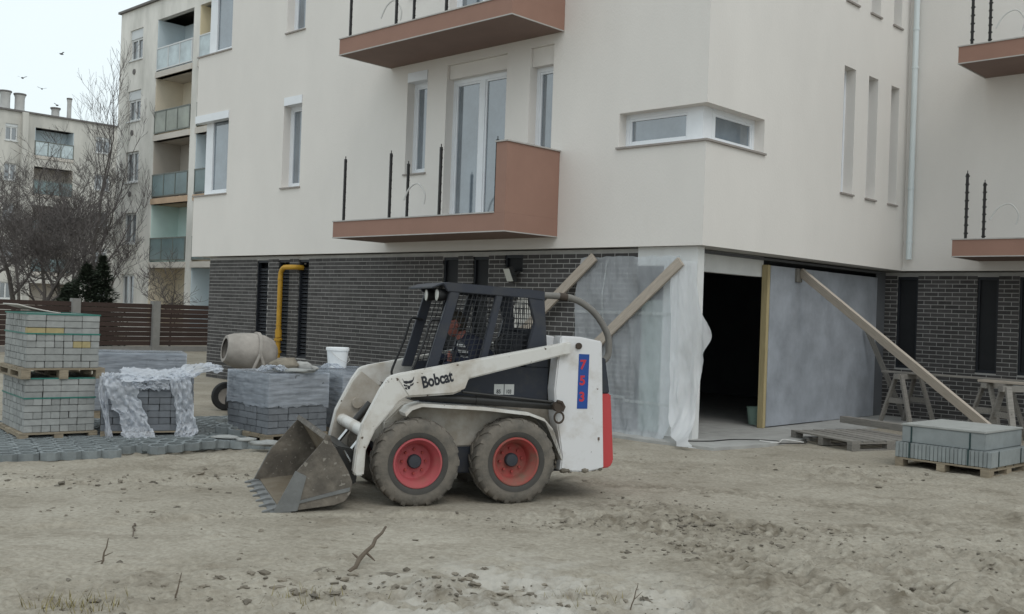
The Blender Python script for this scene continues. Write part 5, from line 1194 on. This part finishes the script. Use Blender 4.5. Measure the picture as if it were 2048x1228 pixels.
# birds over the far roof
for i, (px, py, d) in enumerate(((104, 107, 70), (28, 155, 70), (68, 177, 75), (100, 210, 80))):
    x, y = pxp(px, d); z = EYE + (548 + .0357 * (px + 1133) - py) / FPX * d
    m_ = MB(); m_.lathe([(0, -.16), (.05, -.08), (.06, 0), (.03, .14), (0, .2)], 8, 'x'); m_.add([(-.05, .04, .02), (.06, .04, .02), (.0, .34, .12), (-.10, .30, .11)], [(0, 1, 2, 3)]); m_.add([(-.05, -.04, .02), (.06, -.04, .02), (.0, -.34, .10), (-.10, -.30, .09)], [(0, 1, 2, 3)])
    o = m_.build('bird', 'bird', None, True); o.location = (x, y, z); o.rotation_euler.z = R(30 * i + 60)
    tag(o, ['highest small dark bird in the pale sky', 'small dark bird nearest the left picture edge', 'small dark bird between the other two low ones', 'lowest small dark bird above the far roof'][i], 'bird', 'birds in the sky')

# ------------------------------------------------------------------ loose soil, sticks, weeds
cl = MB(); rr = random.Random(99); ico = []
for k in range(6):
    bm = bmesh.new(); bmesh.ops.create_icosphere(bm, subdivisions=2 if k < 2 else 1, radius=1)
    for v in bm.verts: v.co *= rr.uniform(.5, 1.35)
    ico.append(([v.co.copy() for v in bm.verts], [tuple(v.index for v in f.verts) for f in bm.faces])); bm.free()
pts = []
def scat(n, cx, cy, sx, sy, r0_, r1):
    for _ in range(n): pts.append((rr.gauss(cx, sx), rr.gauss(cy, sy), .7 * (r0_ + (r1 - r0_) * rr.random() ** 4.5)))
scat(330, -.9, 6.2, .6, .25, .005, .045); scat(140, .35, 6.1, .6, .25, .005, .04); scat(200, 1.4, 7.5, .3, .25, .005, .035); scat(150, 1.55, 8.45, .3, .2, .008, .04); scat(120, 2.3, 8.2, .5, .2, .008, .035)
scat(160, 2.6, 6.8, .5, .6, .006, .035); scat(200, -4.2, 9.5, .9, .25, .008, .04); scat(120, -2.4, 9.95, .4, .12, .008, .035); scat(120, -2, 8.2, .8, .12, .006, .022); scat(140, .6, 8.3, .7, .12, .006, .03); scat(120, 1.5, 9.3, .7, .2, .006, .03)
scat(160, 3.6, 7.6, .5, .5, .006, .035); scat(70, 4.2, 12.2, .8, .5, .008, .03); scat(70, -2.4, 5.9, .5, .3, .006, .03)
for _ in range(450): pts.append((rr.uniform(-4.5, 6), rr.uniform(5.3, 13), .004 + .02 * rr.random() ** 4))
hx = height(np.array([p[0] for p in pts]), np.array([p[1] for p in pts]))
for (x, y, r), z in zip(pts, hx):
    lx = (x - LOX) * math.cos(LRZ) + (y - LOY) * math.sin(LRZ); ly = -(x - LOX) * math.sin(LRZ) + (y - LOY) * math.cos(LRZ)
    if -.6 < lx < 2.3 and abs(ly) < .85: continue
    vv, ff = ico[rr.randrange(6)]; a = rr.uniform(0, 6.28); ca, sa = math.cos(a), math.sin(a); sx, sy, sz_ = r * rr.uniform(.8, 2.2), r * rr.uniform(.6, 1.2), r * rr.uniform(.35, .8)
    cl.add([(x + (v.x * sx) * ca - (v.y * sy) * sa, y + (v.x * sx) * sa + (v.y * sy) * ca, float(z) + v.z * sz_ + sz_ * .25) for v in vv], ff)
co_ = stuff(cl.build('soil_clods', 'clod', None, fix=False)); tag(co_, 'crumbled dark soil clods scattered over the sand', 'soil')
def stick(name, label, p, q, r, seed, fork=None):
    rr = random.Random(seed); p, q = Vector(p), Vector(q); s = MB(); n = 7
    pp = [p.lerp(q, i / n) + Vector((rr.uniform(-1, 1), rr.uniform(-1, 1), rr.uniform(-.5, 1))) * (q - p).length * .022 for i in range(n + 1)]
    s.tube(pp, [r * (1 - .6 * i / n) * rr.uniform(.85, 1.15) for i in range(n + 1)], 7)
    for (t, dx, dy, dz) in fork or (): b = pp[int(t * n)]; s.tube([b, b + Vector((dx, dy, dz)) * .5, b + Vector((dx, dy, dz))], [r * .5, r * .4, r * .2], 5)
    tag(s.build(name, 'stick', None, True), label, 'stick')
stick('stick', 'thick broken stick poking up before the loader wheels', (-.98, 6.62, gh(-.98, 6.62) - .01), (-.80, 7.05, .20), .019, 3, [(.55, .06, .02, -.06), (.3, -.05, .03, .03)])
stick('twig', 'forked twig stuck upright in the sand at lower left', (-2.56, 6.57, gh(-2.56, 6.57) - .02), (-2.53, 6.6, .16), .008, 4, [(.45, .06, 0, .03), (.4, -.06, .01, -.02)])
stick('twig', 'thin bent twig lying nearest the scraped sand edge', (-2.78, 7.75, gh(-2.78, 7.75) + .005), (-2.62, 7.3, gh(-2.62, 7.3) + .02), .008, 5)
stick('twig', 'thin twig standing at the bottom picture edge', (-1.85, 5.85, gh(-1.85, 5.85) - .01), (-1.83, 5.88, .15), .006, 6)
stick('twig', 'thin weed stem at the bottom right of the pale crust', (.75, 6.0, gh(.75, 6.0) - .01), (.80, 6.05, .14), .005, 7, [(.5, .05, 0, .05)])
gr = MB()
for (cx, cy, n, s) in ((-2.33, 5.68, 150, .16), (.45, 6.15, 40, .15), (-1.1, 5.95, 50, .15)):
    for _ in range(n):
        x, y = rr.gauss(cx, s), rr.gauss(cy, s * .6); z = gh(x, y) if _ % 6 == 0 else .01; a = rr.uniform(0, 6.28); hgt = rr.uniform(.02, .07); w_ = .003
        gr.add([(x - w_ * math.sin(a), y + w_ * math.cos(a), z - .01), (x + w_ * math.sin(a), y - w_ * math.cos(a), z - .01), (x + hgt * .8 * math.cos(a), y + hgt * .8 * math.sin(a), z + hgt)], [(0, 1, 2)])
tag(stuff(gr.build('dry_grass', 'dry_grass', None, fix=False)), 'sparse dry grass blades along the bottom picture edge', 'grass')
